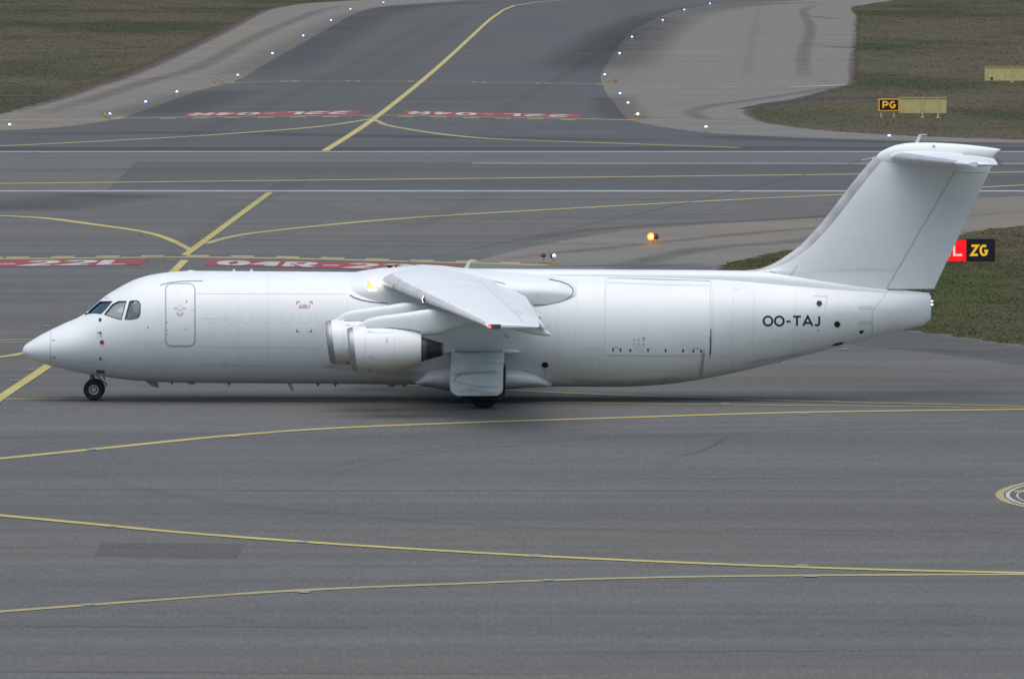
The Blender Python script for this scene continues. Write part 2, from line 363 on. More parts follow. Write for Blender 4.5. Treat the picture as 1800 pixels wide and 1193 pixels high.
# near side: paler shoulder and the grass island
ground_poly('pavement', [(820, 463), (905, 440), (1000, 421), (1100, 405), (1250, 394), (1450, 382), (1717, 348), (2300, 330), (2300, 420), (1800, 398), (1740, 402), (1690, 412), (1400, 437), (1372, 442), (1330, 450), (1290, 460), (1262, 474), (1240, 492), (820, 492)], .004, M_SHOULDER)
NG = [(1262, 476), (1275, 466), (1290, 460), (1330, 450), (1372, 442), (1420, 434), (1520, 424), (1600, 418), (1690, 411), (1740, 402), (1800, 398), (1900, 392), (2300, 385), (2300, 640), (1900, 614), (1800, 607), (1740, 600), (1690, 592), (1600, 580), (1500, 558), (1400, 520), (1300, 492)]
ng = ragged(NG, .22, .6, 3)
ground_poly('grass_island', ng, .008, M_GRASS2, world=True)
ground_poly('pavement', [(1455, 548), (1500, 562), (1600, 583), (1690, 595), (1740, 603), (1800, 610), (1900, 617), (2300, 640), (2300, 690), (1800, 642), (1700, 628), (1600, 615), (1500, 606), (1380, 560)], .004, M_SHADE)
ground_poly('service_path', [(-300, 165), (0, 166.4), (60, 167), (112, 168.8), (112, 171), (60, 170.5), (0, 170), (-300, 168.5)], .004, M_TRACK)
ground_poly('service_path', [(1290, 193), (1340, 182), (1420, 171.5), (1490, 169), (1560, 169.5), (1563, 171), (1480, 173), (1400, 178), (1345, 189)], .004, M_TRACK)
def plain_alpha(name, col, a, sc):
    m = bpy.data.materials.new(name); m.use_nodes = True; t = m.node_tree; b = t.nodes['Principled BSDF']; b.inputs['Base Color'].default_value = (*col, 1); b.inputs['Roughness'].default_value = .9
    t.links.new(maprange(t, noise(t, sc, 5, .65, seed=9), .3, .65, a * .5, a), b.inputs['Alpha']); return m
ground_poly('asphalt_patch', [(178, 953), (433, 955), (415, 983), (165, 978)], .004, plain_alpha('patch_bitumen', (.09, .092, .096), .22, (.3, 1.2, 1)))
ground_poly('asphalt_patch', [(240, 284), (1800, 290), (2300, 292), (2300, 336), (190, 333)], .008, plain_alpha('darker_resurfacing', (.10, .105, .112), .30, (.02, .12, 1)))

def ground_line(name, pix, wm, m, z=.012, kind='structure', sm=True, step=16, taper=None):
    pts = [G(*p) for p in (smooth_poly(pix, step) if sm else pix)]
    q = [(p.x, p.y) for p in pts]
    ww = wm if taper is None else [wm * max(.02, taper(i / (len(q) - 1))) for i in range(len(q))]
    L, Rr = strip2d(q, ww); b = MB()
    b.add([(p.x, p.y, z) for p in L] + [(p.x, p.y, z) for p in Rr], [(i, i + 1, len(L) + i + 1, len(L) + i) for i in range(len(L) - 1)])
    o = b.build(name, m, smooth=0); tag(o, kind=kind)
    return o
YL = 'painted_yellow_line'
LA = [(-60, 812), (0, 806), (180, 788), (400, 766), (600, 752), (850, 742), (1100, 734), (1400, 725), (1800, 719.5), (2000, 718)]
LB = [(-60, 900), (0, 906), (150, 920), (330, 937), (600, 957), (900, 975), (1200, 989), (1500, 1000), (1800, 1007), (2000, 1010)]
LC = [(-60, 1081), (0, 1075), (200, 1060), (500, 1039), (800, 1026), (1100, 1016), (1400, 1011.5), (1800, 1009.5), (2000, 1011)]
ground_line(YL, LA, .44, M_YEL); ground_line(YL, LB, .40, M_YEL, .016); ground_line(YL, LC, .38, M_YELP, .012)
LD = [(-60, 701), (150, 702), (500, 703.5), (900, 706.5), (1200, 710.5), (1500, 713.5), (1800, 716.5), (2000, 718)]
LE_ = [(-60, 640), (200, 650), (500, 665), (700, 676), (850, 684), (1000, 691), (1200, 699), (1500, 707.5), (1800, 714), (2000, 716.5)]
ground_line(YL, LD, .28, M_YELP); ground_line(YL, LE_[2:], .32, M_YELP, .016)
ground_line(YL, [(-60, 599), (0, 598), (60, 597), (300, 596), (600, 597)], .34, M_YELP)
ground_line(YL, [(-60, 602.5), (0, 602), (60, 601), (300, 600), (600, 600)], .28, M_YELP)
ground_line(YL, [(-60, 635), (0, 628), (39, 621.5), (130, 600), (230, 560)], .40, M_YEL, .016)
# thick taxi centre line
ground_line(YL, [(-20, 714), (0, 700), (85, 643), (305, 478), (325, 458)], .37, M_YEL, .020, sm=False)
ground_line(YL, [(325, 449), (475, 338.5)], .37, M_YEL, .020, sm=False)
ground_line(YL, [(571, 265.5), (655, 211), (760, 127), (862, 34), (885, 18), (905, 10), (940, 5), (1000, 0), (1080, -4)], .50, M_YEL, .020, step=20)
# lead-off curves
C1 = [(-60, 376), (0, 379.5), (80, 384), (150, 393), (230, 404), (270, 412), (305, 424), (337, 441)]
C2 = [(362, 429), (400, 418), (480, 406), (700, 385), (1000, 367), (1300, 351), (1480, 342.5), (1727, 329.5), (1800, 325.8), (2000, 317)]
ground_line(YL, C1, .9, M_YEL, .016, taper=lambda t: .75 if t < .5 else .75 - .8 * (t - .5)); ground_line(YL, C2, .8, M_YELP, .016, taper=lambda t: min(1, .5 + 3 * t))
ground_line(YL, [(-60, 324.5), (0, 323), (500, 317.5), (830, 314), (1500, 306.5), (1800, 302.5), (2000, 300)], 1.1, M_YELP)
ground_line(YL, [(-60, 258.5), (0, 257), (150, 250), (350, 239), (550, 224), (655, 209)], .8, M_YELP, .016, taper=lambda t: min(1, .5 + 2.5 * (1 - t)))
ground_line(YL, [(655, 209), (675, 219), (720, 228), (800, 239), (900, 246), (1100, 253), (1300, 260)], .8, M_YELP, .016, taper=lambda t: min(1, .5 + 3 * t))
WL = 'painted_white_line'
ground_line(WL, [(-900, 336.3), (2700, 336.3)], 1.5, M_WHT, .016, sm=False); ground_line(WL, [(-900, 267), (2700, 267)], 1.3, M_WHT, .016, sm=False)
ground_line(WL, [(830, 287.5), (2300, 288.5)], .9, M_WHT, .016, sm=False)
# hold lines
def hold(pix, wm, dashes, dy, dw, mm=M_YELP):
    ground_line(YL, pix, wm, mm, .012, sm=False)
    def yat(x):
        for (a, b), (c, d) in zip(pix[:-1], pix[1:]):
            if a <= x <= c: return b + (d - b) * (x - a) / (c - a)
        return pix[-1][1]
    b = MB()
    for x0, x1 in dashes:
        a0, a1 = G(x0, yat(x0) + dy), G(x1, yat(x1) + dy)
        b.add([(a0.x, a0.y - dw / 2, .013), (a1.x, a1.y - dw / 2, .013), (a1.x, a1.y + dw / 2, .013), (a0.x, a0.y + dw / 2, .013)], [(0, 1, 2, 3)])
    o = b.build('painted_dashes', mm, smooth=0); tag(o, kind='structure')
hold([(-100, 456.5), (0, 455.5), (278, 452.6), (330, 452.2), (500, 454.2), (928, 465.5), (960, 467)], .95,
     [(-28, 5)] + [(11 + 79 * i, 52 + 79 * i) for i in range(11)] + [(880, 915)], -2.5, 1.1)
hold([(-100, 211), (0, 211), (180, 210.5), (218, 207.5), (640, 203), (700, 203), (1019, 209), (1100, 211), (1290, 213)], .9,
     [(282 + 57 * i, 310 + 57 * i) for i in range(6)] + [(640, 668), (700, 728), (757, 786), (814, 842), (870, 898), (927, 955), (984, 1012)], 1.9, 1.4)
hold([(270, 149), (520, 142.8), (700, 143), (1050, 148), (1290, 153)], .55, [(272, 284), (291, 301), (402, 413), (493, 505), (512, 524), (606, 616), (625, 634), (717, 728), (830, 839), (847, 857), (941, 950), (957, 966), (1050, 1060), (1160, 1170), (1178, 1187), (1273, 1282), (1287, 1296)], 0, 2.2)
ground_line(WL, [(1388, 153), (1440, 151.5), (1488, 149.5)], 1.0, M_WLET, .016, sm=False)
ground_line('painted_red_line', [(1085, 211), (1118, 211.8)], 1.2, mat('orange_ground_paint', (.6, .16, .06), .7), .018, sm=False)

# circle marking, mostly outside the frame
def ell(cx, cy, a, b_, w_, m, z):
    pts = [G(cx + a * math.cos(k * math.tau / 96), cy + b_ * math.sin(k * math.tau / 96)) for k in range(96)]
    L, Rr = strip2d([(p.x, p.y) for p in pts], w_, True); b = MB(); n = 96
    b.add([(p.x, p.y, z) for p in L] + [(p.x, p.y, z) for p in Rr], [(i, (i + 1) % n, n + (i + 1) % n, n + i) for i in range(n)])
    tag(b.build('painted_circle', m, smooth=0), kind='structure')
ell(2000, 870, 243, 35, .22, M_YELP, .012); ell(2000, 870, 229, 32.6, .11, M_WLET, .012); ell(2000, 871, 212, 29, .05, M_WLET, .012)
ground_line(YL, [(1783, 864), (2200, 864)], .5, M_YEL, .016, sm=False)

# tyre marks and mud tracks
for pts, wd, m in [
    ([(1505, 146), (1440, 158), (1330, 175), (1240, 188), (1216, 200), (1232, 208), (1300, 213)], 1.1, M_MUD),
    ([(1415, 140), (1412, 100), (1425, 50), (1412, 20), (1440, 8)], 1.2, M_MUD),
    ([(1310, 140), (1325, 60), (1335, 10)], .9, M_SKIDF), ([(60, 205), (160, 175), (250, 146), (350, 118), (440, 70), (560, 20), (640, 6)], 1.6, M_MUD),
    ([(1505, 33), (1460, 33), (1425, 28)], 2.0, M_SKID), ([(1420, 80), (1470, 82), (1505, 85), (1628, 80)], 2.0, M_SKID),
    ([(860, 461), (960, 447), (1100, 433), (1300, 412), (1500, 396), (1800, 372)], .9, M_SKID), ([(900, 470), (1100, 466), (1150, 455), (1250, 436), (1400, 424), (1560, 400)], 1.3, M_SKID),
    ([(900, 428), (1000, 409), (1150, 396), (1400, 384), (1600, 368)], 1.0, M_SKID), ([(1120, 470), (1180, 466), (1250, 465)], .8, M_SKID),
    ([(0, 330), (200, 345), (420, 352), (620, 366)], 1.6, M_SKIDF), ([(720, 400), (800, 370), (870, 335)], 1.2, M_SKIDF), ([(250, 470), (330, 430), (400, 380), (560, 300)], 1.1, M_SKIDF),
    ([(430, 880), (560, 828), (740, 792), (1000, 772), (1300, 760), (1800, 752)], .5, M_SKIDF), ([(520, 860), (700, 806), (900, 784), (1100, 770), (1500, 760)], .45, M_SKIDF),
    ([(600, 770), (800, 762), (1000, 757), (1300, 752), (1800, 742)], .5, M_SKIDF), ([(1180, 806), (1240, 790), (1282, 766)], .14, M_SKID),
    ([(0, 800), (300, 870), (600, 905), (1000, 930), (1800, 945)], .6, M_SKIDF), ([(200, 1054), (300, 1050), (420, 1044)], .3, M_SKID), ([(1150, 1096), (1500, 1092), (1800, 1100)], .8, M_SKIDF),
    ([(900, 1082), (1200, 1078), (1800, 1086)], .6, M_SKIDF), ([(1480, 620), (1600, 612), (1800, 632)], .8, M_SKIDF), ([(1300, 640), (1600, 650), (1800, 660)], .7, M_SKIDF),
    ([(940, 240), (870, 215), (1010, 120), (1180, 30)], 1.0, M_SKIDF), ([(600, 160), (720, 90), (830, 20)], 2.5, M_SKIDF), ([(270, 262), (520, 165), (700, 70), (800, 10)], 1.5, M_SKIDF)]:
    q = [G(*p).xy for p in smooth_poly(pts, 10)]; L_, R_ = strip2d(q, wd * 1.7)
    tag(faded('tyre_mark', [(p.x, p.y, .022) for p in L_], [(p.x, p.y, .022) for p in R_], m), kind='structure')
# broad dark bands of newer bitumen along the taxiway edges
M_BAND = stainmat('newer_bitumen', (.055, .06, .068), .36, (.05, .05, 1), .2, .7)
for pts, wd in (([(1450, 4), (1300, 9), (1190, 24), (1130, 50), (1090, 85), (1050, 120), (1030, 150)], 9), ([(1175, 30), (1110, 60), (1060, 95), (1020, 130)], 9), ([(900, 3), (760, 8), (690, 16), (640, 30), (590, 55), (530, 88), (470, 122), (420, 140)], 7),
                ([(400, 158), (320, 182), (240, 205)], 6), ([(1075, 165), (1085, 190), (1110, 212)], 3), ([(0, 238), (300, 233), (700, 240), (1200, 248)], 5), ([(1230, 238), (1400, 246), (1800, 254)], 4),
                ([(1262, 474), (1180, 470), (1060, 472)], 3), ([(0, 372), (120, 352), (240, 340)], 6)):
    q = [G(*p).xy for p in smooth_poly(pts, 10)]; L_, R_ = strip2d(q, wd * 1.6)
    tag(faded('bitumen_band', [(p.x, p.y, .009) for p in L_], [(p.x, p.y, .009) for p in R_], M_BAND), kind='structure')

M_SEAL = stainmat('crack_sealant', (.06, .062, .066), .5, (.3, .8, 1), .2, .6)
rs = random.Random(5)
for k, (x0, y0, x1, y1) in enumerate([(-80, 861, 1880, 864), (-80, 1100, 700, 1103), (900, 1148, 1880, 1140), (-80, 770, 620, 757), (1250, 930, 1880, 938), (-80, 1180, 1100, 1186), (1000, 842, 1880, 838), (300, 420, 1250, 432), (-80, 300, 560, 298), (700, 352, 1400, 349)]):
    pts = [(x0 + (x1 - x0) * i / 24, y0 + (y1 - y0) * i / 24 + rs.gauss(0, .55)) for i in range(25)]
    q = [G(*p).xy for p in smooth_poly(pts, 14)]; L_, R_ = strip2d(q, .16 if y0 > 600 else .5)
    tag(faded('pavement_joint', [(p.x, p.y, .0245) for p in L_], [(p.x, p.y, .0245) for p in R_], M_SEAL), kind='structure')

# ------------------------------------------------------------------ lettering (stroke glyphs on a unit box)
def arc(cx, cy, rx, ry, a0, a1, n=14): return [(cx + rx * math.cos(R(a0 + (a1 - a0) * i / n)), cy + ry * math.sin(R(a0 + (a1 - a0) * i / n))) for i in range(n + 1)]
GLY = {'O': [arc(.5, .5, .46, .46, 0, 360, 28)], '0': [arc(.5, .5, .44, .46, 0, 360, 24)], 'T': [[(.04, .95), (.96, .95)], [(.5, .95), (.5, .03)]],
       'A': [[(.02, .02), (.5, .98), (.98, .02)], [(.22, .30), (.78, .30)]], 'J': [[(.74, .98), (.74, .32)] + arc(.42, .32, .32, .28, 0, -150, 10)], '-': [[(.1, .45), (.9, .45)]],
       '4': [[(.72, .02), (.72, .97)], [(.68, .92), (.08, .30)], [(.03, .30), (.98, .30)]], 'R': [[(.08, .02), (.08, .96), (.6, .96)] + arc(.6, .71, .32, .25, 90, -90, 8) + [(.1, .46)], [(.52, .46), (.95, .02)]],
       '2': [arc(.48, .70, .40, .26, 165, -30, 10) + [(.06, .05), (.95, .05)]], 'L': [[(.1, .98), (.1, .05), (.92, .05)]],
       'P': [[(.1, .02), (.1, .95), (.55, .95)] + arc(.55, .70, .36, .25, 90, -90, 8) + [(.12, .45)]],
       'G': [arc(.5, .5, .43, .45, 50, 320, 18) + [(.90, .45), (.55, .45)]], 'Z': [[(.08, .94), (.92, .94), (.08, .06), (.94, .06)]],
       'C': [arc(.5, .5, .43, .45, 45, 315, 14)], 'U': [[(.08, .98), (.08, .4)] + arc(.5, .4, .42, .35, 180, 360, 8) + [(.92, .98)]], 'H': [[(.08, 0), (.08, 1)], [(.92, 0), (.92, 1)], [(.08, .5), (.92, .5)]],
       'E': [[(.92, .95), (.08, .95), (.08, .05), (.92, .05)], [(.08, .5), (.8, .5)]], 'I': [[(.5, 0), (.5, 1)]], 'N': [[(.08, 0), (.08, 1), (.92, 0), (.92, 1)]],
       'M': [[(.05, 0), (.05, 1), (.5, .3), (.95, 1), (.95, 0)]], 'Y': [[(.05, 1), (.5, .5), (.95, 1)], [(.5, .5), (.5, 0)]], ' ': []}
def letters(text, x0, x1, mapf, name, m, parent, sw=.16, gap=.25, asp=None, sub=.12, lift=.001, widths=None, merge=False, kind=None):
    """text laid between x0..x1 (u), v 0..1; mapf(u, v, lift) -> point; stroke width sw as share of height (asp = u units per v unit)"""
    ws = [(widths or {}).get(c, 1.0) for c in text]; tot = sum(ws) + gap * (len(text) - 1); k = (x1 - x0) / tot; u = x0; allb = MB(); outs = []
    for c, wc in zip(text, ws):
        b = allb if merge else MB(); cw = wc * k; lv = 0
        for st in GLY[c]:
            pts = []
            for (ax, ay), (bx, by) in zip(st[:-1], st[1:]):
                L = math.hypot((bx - ax) * cw / asp, by - ay); n = max(1, int(L / sub))
                pts += [(ax + (bx - ax) * i / n, ay + (by - ay) * i / n) for i in range(n)]
            pts.append(st[-1])
            closed = st[0] == st[-1] or math.dist(st[0], st[-1]) < 1e-6
            q = [(x * cw / asp, y) for x, y in pts]
            if closed: q = q[:-1]
            Lf, Rt = strip2d(q, sw, closed); n = len(q)
            vs = [mapf(u + p.x * asp, p.y, lv) for p in Lf] + [mapf(u + p.x * asp, p.y, lv) for p in Rt]
            b.add(vs, [(i, (i + 1) % n, n + (i + 1) % n, n + i) for i in range(n if closed else n - 1)]); lv += lift
        u += cw + gap * k
        if not merge and b.f: outs.append(b.build(name, m, parent, smooth=0))
    if merge: outs.append(allb.build(name, m, parent, smooth=0))
    return outs

def red_marking(bl, br, tr, tl, text, u0, u1, flip=False, v0=.12, v1=.88):
    c = [G(*p) for p in (bl, br, tr, tl)]
    o = ground_poly('painted_red_panel', [(p.x, p.y) for p in c], .016, M_RED, world=True)
    def mp(u, v, l):
        v = v0 + (v1 - v0) * v
        if flip: u, v = 1 - u, 1 - v
        a = c[0].lerp(c[1], u); b = c[3].lerp(c[2], u); p = a.lerp(b, v); return (p.x, p.y, .020 + l * 2)
    letters(text, u0, u1, mp, 'letter', M_WLET, o, sw=.145, gap=.35, asp=(1 / ((c[1] - c[0]).length) * 4.0), lift=.001, widths={'-': .8})
red_marking((-240, 472.5), (246, 466.3), (262, 455.6), (-215, 460.5), '04R-22L', .04, .95)
red_marking((358, 466.5), (795, 477.5), (808, 465.5), (368, 456.7), '04R-22L', .06, .95)
red_marking((318, 204.6), (628, 201.2), (636, 195.0), (334, 198.8), '22L-04R', .07, .96, flip=True)
red_marking((706, 201.5), (1019, 207.5), (1020, 202.2), (712, 195.4), '22L-04R', .07, .96, flip=True)

# grass standing on the ground sheets, uncountable
def tufts(name, poly_w, count, h, wdt, mts, xr, yr, z=0.0, ybias=1.0):
    P_ = np.array(poly_w); 
    def inside(x, y):
        c = np.zeros(len(x), bool); n = len(P_); j = n - 1
        for i in range(n):
            xi, yi = P_[i]; xj, yj = P_[j]
            if yi != yj:
                k = ((yi > y) != (yj > y)) & (x < (xj - xi) * (y - yi) / (yj - yi) + xi); c ^= k
            j = i
        return c
    x = rng.uniform(*xr, count); y = rng.uniform(*yr, count); k = inside(x, y) & (np.abs(x) < y * .088); x = x[k]; y = y[k]; n = len(x)
    cl = .35 + .65 * (np.sin(x * .9 + 1.7 * np.sin(y * .31)) * np.sin(y * .47 + x * .2) * .5 + .5)
    hh = h * rng.uniform(.35, 1.2, n) * cl; ww = wdt * rng.uniform(.5, 1.5, n); a = rng.uniform(0, math.pi, n)
    dx, dy = np.cos(a) * ww, np.sin(a) * ww; lx, ly = rng.normal(0, .3, n) * hh, rng.normal(0, .3, n) * hh
    v = np.empty((n, 3, 3)); v[:, 0] = np.stack([x - dx, y - dy, np.full(n, z)], 1); v[:, 1] = np.stack([x + dx, y + dy, np.full(n, z)], 1); v[:, 2] = np.stack([x + lx, y + ly, z + hh], 1)
    me = bpy.data.meshes.new(name); me.vertices.add(3 * n); me.vertices.foreach_set('co', v.ravel()); me.loops.add(3 * n); me.loops.foreach_set('vertex_index', np.arange(3 * n))
    me.polygons.add(n); me.polygons.foreach_set('loop_start', np.arange(0, 3 * n, 3)); me.polygons.foreach_set('loop_total', np.full(n, 3))
    for m in mts: me.materials.append(m)
    gsel = (np.sin(x * .11 + 2.2 * np.sin(y * .031)) + .7 * np.sin(y * .083 + x * .05) + rng.normal(0, .45, n)) > .75
    me.polygons.foreach_set('material_index', np.where(gsel, 1, 0) if len(mts) > 1 else np.zeros(n, int)); me.update()
    o = bpy.data.objects.new(name, me); COL.objects.link(o); tag(o, kind='stuff'); return o
BL_D = mat('dry_grass_blade', (.125, .108, .070), .9, var=.25, vscale=.08); BL_G = mat('green_grass_blade', (.072, .090, .034), .9, var=.25, vscale=.08)
t1 = tufts('grass', ng, 110000, .03, .05, [M_GRASS2], (9, 28), (215, 320), .008)
tag(t1, 'short dry and green grass on the island beside the taxiway', 'grass', kind='stuff')
fl = [(p.x, p.y) for p in [G(*q) for q in GL]] + [(-160, 2600), (-160, 495)]
t2 = tufts('grass', fl, 160000, .045, .14, [M_GRASS], (-110, 0), (470, 1200), -.012)
tag(t2, 'brown and green grass beyond the runway at far left', 'grass', kind='stuff')
fr_ = [(p.x, p.y) for p in [G(*q) for q in GRr]] + [(160, 440), (160, 2600), (60, 2600)]
t3 = tufts('grass', fr_, 160000, .045, .13, [M_GRASS], (14, 110), (436, 1200), -.012)
tag(t3, 'brown grass beyond the runway at far right round the signs', 'grass', kind='stuff')

# ================================================================== AIRCRAFT
X0 = P(900, 574, YC).x
plane = empty('cargo_airplane', (-2.0, YC, 0), 'white unmarked high-wing four-engine jet freighter with T-tail taxiing left', 'airplane')
def X_(px, Y=YC): return P(px, 574, Y).x
def Z_(py, Y=YC): return P(900, py, Y).z
FUS = [(39, 617, 617, 617, .02), (41, 610.5, 622, 617, .14), (45, 605.5, 625, 617, .26), (53, 600, 630, 616, .42), (70, 589.6, 637, 614, .66), (90, 579.4, 643, 612, .87), (114, 568, 649, 609, 1.06), (138, 557.5, 654.5, 605, 1.22),
       (151, 549.5, 656.6, 602, 1.29), (164, 538.5, 658.8, 599, 1.36), (177, 527, 660.8, 596, 1.42), (190, 517, 662.5, 594, 1.475), (205, 508, 664.7, 591, 1.53), (223, 498, 667, 588, 1.59), (240, 490.5, 668.6, 585, 1.64),
       (260, 484.4, 669.8, 582, 1.68), (284, 480, 671, 579, 1.72), (310, 477.4, 672, 577, 1.75), (340, 476.2, 672.3, 575.5, 1.77), (380, 476.4, 672.6, 575, 1.78), (600, 478, 674.2, 576.5, 1.78), (850, 480, 677.5, 578, 1.78),
       (1020, 481, 679, 579, 1.78), (1091, 482, 679.2, 580, 1.77), (1162, 483.5, 675.8, 578, 1.73), (1233, 486, 666, 572, 1.64), (1287, 488.5, 655.5, 566, 1.53), (1376, 497, 634.5, 558, 1.27), (1457, 505, 613.5, 551, .98),
       (1532, 511, 593.5, 546, .66), (1589, 514.5, 579.5, 543, .42), (1612, 515.5, 574, 542, .29), (1624, 516.3, 571.2, 541, .23), (1631, 516.8, 568.5, 541, .20), (1634.5, 517.3, 565.5, 541, .17), (1636, 518.5, 561, 541, .14)]
fx = [X_(a[0]) for a in FUS]
f_t = pchip(fx, [Z_(a[1]) for a in FUS]); f_b = pchip(fx, [Z_(a[2]) for a in FUS]); f_c = pchip(fx, [Z_(a[3]) for a in FUS]); f_w = pchip(fx, [a[4] for a in FUS])
FR = [(598, 490, 520, 1.08), (614, 482, 519, 1.24), (632, 477, 517, 1.37), (655, 473.3, 514, 1.48), (685, 470.2, 510, 1.58), (722, 468.8, 507, 1.68), (780, 469.5, 506, 1.73), (830, 472, 507, 1.72), (880, 475, 508, 1.69), (940, 478.5, 511, 1.62), (980, 482, 514, 1.52), (1000, 486, 517, 1.44), (1012, 490, 519, 1.36)]
rx_ = [X_(a[0]) for a in FR]
r_t = pchip(rx_, [Z_(a[1]) for a in FR]); r_c = pchip(rx_, [Z_(a[2]) for a in FR]); r_w = pchip(rx_, [a[3] for a in FR])
RB = 2.3
def near_y(X, Z, fair=True):
    zt, zc, zb, w_ = f_t(X), f_c(X), f_b(X), f_w(X); h = (zt - zc) if Z > zc else (zc - zb)
    q = 1 - ((Z - zc) / max(h, 1e-3)) ** 2; y = YC - w_ * math.sqrt(max(q, 0.0))
    if fair and rx_[0] < X < rx_[-1]:
        zt, zc, w_ = r_t(X), r_c(X), r_w(X); h = (zt - zc) if Z > zc else RB
        if Z > zc - RB * .5: y = min(y, YC - w_ * math.sqrt(max(1 - ((Z - zc) / h) ** 2, 0)))
    return y
def surf(px, py, off=.004, fair=True):
    Y = YC - 1.6
    for _ in range(6):
        p = P(px, py, Y); Y = near_y(p.x, p.z, fair)
    p = P(px, py, Y); e = .02
    n = Vector((-(near_y(p.x + e, p.z, fair) - near_y(p.x - e, p.z, fair)) / (2 * e), 1, -(near_y(p.x, p.z + e, fair) - near_y(p.x, p.z - e, fair)) / (2 * e)))
    n = -n.normalized()
    return p + n * off
def loft_ring(X, zt, zc, zb, w_, n=72, cy=YC):
    return [Vector((X, cy - w_ * math.cos(a), zc + ((zt - zc) if math.sin(a) > 0 else (zc - zb)) * math.sin(a))) for a in [math.tau * k / n for k in range(n)]]

# fuselage shell with a hollow cockpit and real window openings
xs = sorted(set([fx[0] + (fx[5] - fx[0]) * (i / 16) ** 2 for i in range(17)] + list(np.linspace(fx[5], fx[19], 46)) + list(np.linspace(fx[19], fx[22], 34)) + list(np.linspace(fx[22], fx[-1], 56))))
b = MB(); b.rings([loft_ring(x, f_t(x), f_c(x), f_b(x), f_w(x)) for x in xs])
fus = b.build('fuselage', [WHITE, INTER], plane)
inn = MB(); ix = np.linspace(X_(128), X_(292), 30)
inn.rings([loft_ring(x, f_t(x) - .07, f_c(x), f_c(x) - .75, f_w(x) - .07, 48) for x in ix])
W1 = [(153, 551.8), (158, 545.5), (176, 530), (197, 529.6), (188, 541), (178, 551.3), (168, 550.3), (160, 550.6)]
W2 = [(183.4, 552.5), (197.5, 535.2), (208.5, 529.6), (221.8, 529.4), (217, 547), (212.8, 561.6), (200, 558.3)]
W3 = [(219.6, 561.2), (223, 548), (227.6, 531), (230.5, 528.7), (240, 528.3), (244.5, 530.5), (246.8, 535), (246.4, 552), (244.5, 556.5), (240.5, 559.6), (230, 561.4)]
def cutter(outline, far=False):
    c = MB(); pts = [surf(x, y, 0) for x, y in outline]; n = len(pts)
    r0 = []; r1 = []
    for p in pts:
        y0, y1 = YC - 2.4, YC - .12
        if far: y0, y1 = YC + .12, YC + 2.4
        r0.append(Vector((p.x, y0, p.z))); r1.append(Vector((p.x, y1, p.z)))
    c.rings([r0, r1]); return c
def boolean(o, cut, mts):
    c = cut.build('cut', mts, plane, smooth=0)
    md = o.modifiers.new('b', 'BOOLEAN'); md.operation = 'DIFFERENCE'; md.solver = 'EXACT'; md.object = c
    bpy.context.view_layer.update()
    me = bpy.data.meshes.new_from_object(o.evaluated_get(bpy.context.evaluated_depsgraph_get()))
    o.modifiers.clear(); o.data = me; bpy.data.objects.remove(c)
inn.m = [1] * len(inn.f)
boolean(fus, inn, [WHITE, INTER])
for ol in (W1, W2, W3):
    for far in (False, True):
        c = cutter(ol, far); c.m = [1] * len(c.f); boolean(fus, c, [WHITE, INTER])
for p in fus.data.polygons: p.use_smooth = True
fus.data.set_sharp_from_angle(angle=R(28)); fus.data.name = 'fuselage'

def patch(name, outline, m, parent=plane, off=.006, cell=5.0, fair=True, skirt=.02, sf=surf):
    bm = bmesh.new(); vs = [bm.verts.new((x, y, 0)) for x, y in outline]; bm.faces.new(vs)
    x0 = min(p[0] for p in outline); x1 = max(p[0] for p in outline); y0 = min(p[1] for p in outline); y1 = max(p[1] for p in outline)
    for ax, a, c in ((0, x0, x1), (1, y0, y1)):
        n = int((c - a) / (cell * (4 if ax == 0 and x1 > 300 else 1)))
        for i in range(1, n + 1):
            v = a + (c - a) * i / (n + 1)
            bmesh.ops.bisect_plane(bm, geom=bm.verts[:] + bm.edges[:] + bm.faces[:], plane_co=(v, 0, 0) if ax == 0 else (0, v, 0), plane_no=(1, 0, 0) if ax == 0 else (0, 1, 0))
    if skirt:
        be = [e for e in bm.edges if e.is_boundary]; r = bmesh.ops.extrude_edge_only(bm, edges=be)
        low = [v for v in r['geom'] if isinstance(v, bmesh.types.BMVert)]
    else: low = []
    low = set(low); new = {}
    for v in bm.verts: new[v] = sf(v.co.x, v.co.y, off - skirt if v in low else off, fair)
    org = ORG[parent.name]
    for v, c in new.items(): v.co = c - org
    bmesh.ops.recalc_face_normals(bm, faces=bm.faces)
    if sum(f.normal.y for f in bm.faces if f.is_valid) > 0: bmesh.ops.reverse_faces(bm, faces=bm.faces)
    me = bpy.data.meshes.new(name); bm.to_mesh(me); bm.free(); me.materials.append(m)
    for p in me.polygons: p.use_smooth = True
    me.set_sharp_from_angle(angle=R(40))
    o = bpy.data.objects.new(name, me); COL.objects.link(o); o.parent = parent; ORG[o.name] = org; return o
def ribbon(name, pix, wpx, m, parent=plane, off=.005, closed=False, fair=True, step=5.0, sf=surf, merge=None, thick=True):
    q = []
    pp = list(pix) + ([pix[0]] if closed else [])
    for (ax, ay), (bx, by) in zip(pp[:-1], pp[1:]):
        n = max(1, int(math.hypot(bx - ax, by - ay) / step)); q += [(ax + (bx - ax) * i / n, ay + (by - ay) * i / n) for i in range(n)]
    if not closed: q.append(pp[-1])
    L, Rt = strip2d(q, wpx, closed); n = len(q); b = merge or MB()
    A = [sf(p.x, p.y, off, fair) for p in L]; B = [sf(p.x, p.y, off, fair) for p in Rt]
    b.add(A + B, [(i, (i + 1) % n, n + (i + 1) % n, n + i) for i in range(n if closed else n - 1)])
    if merge is None: return b.build(name, m, parent, smooth=40)
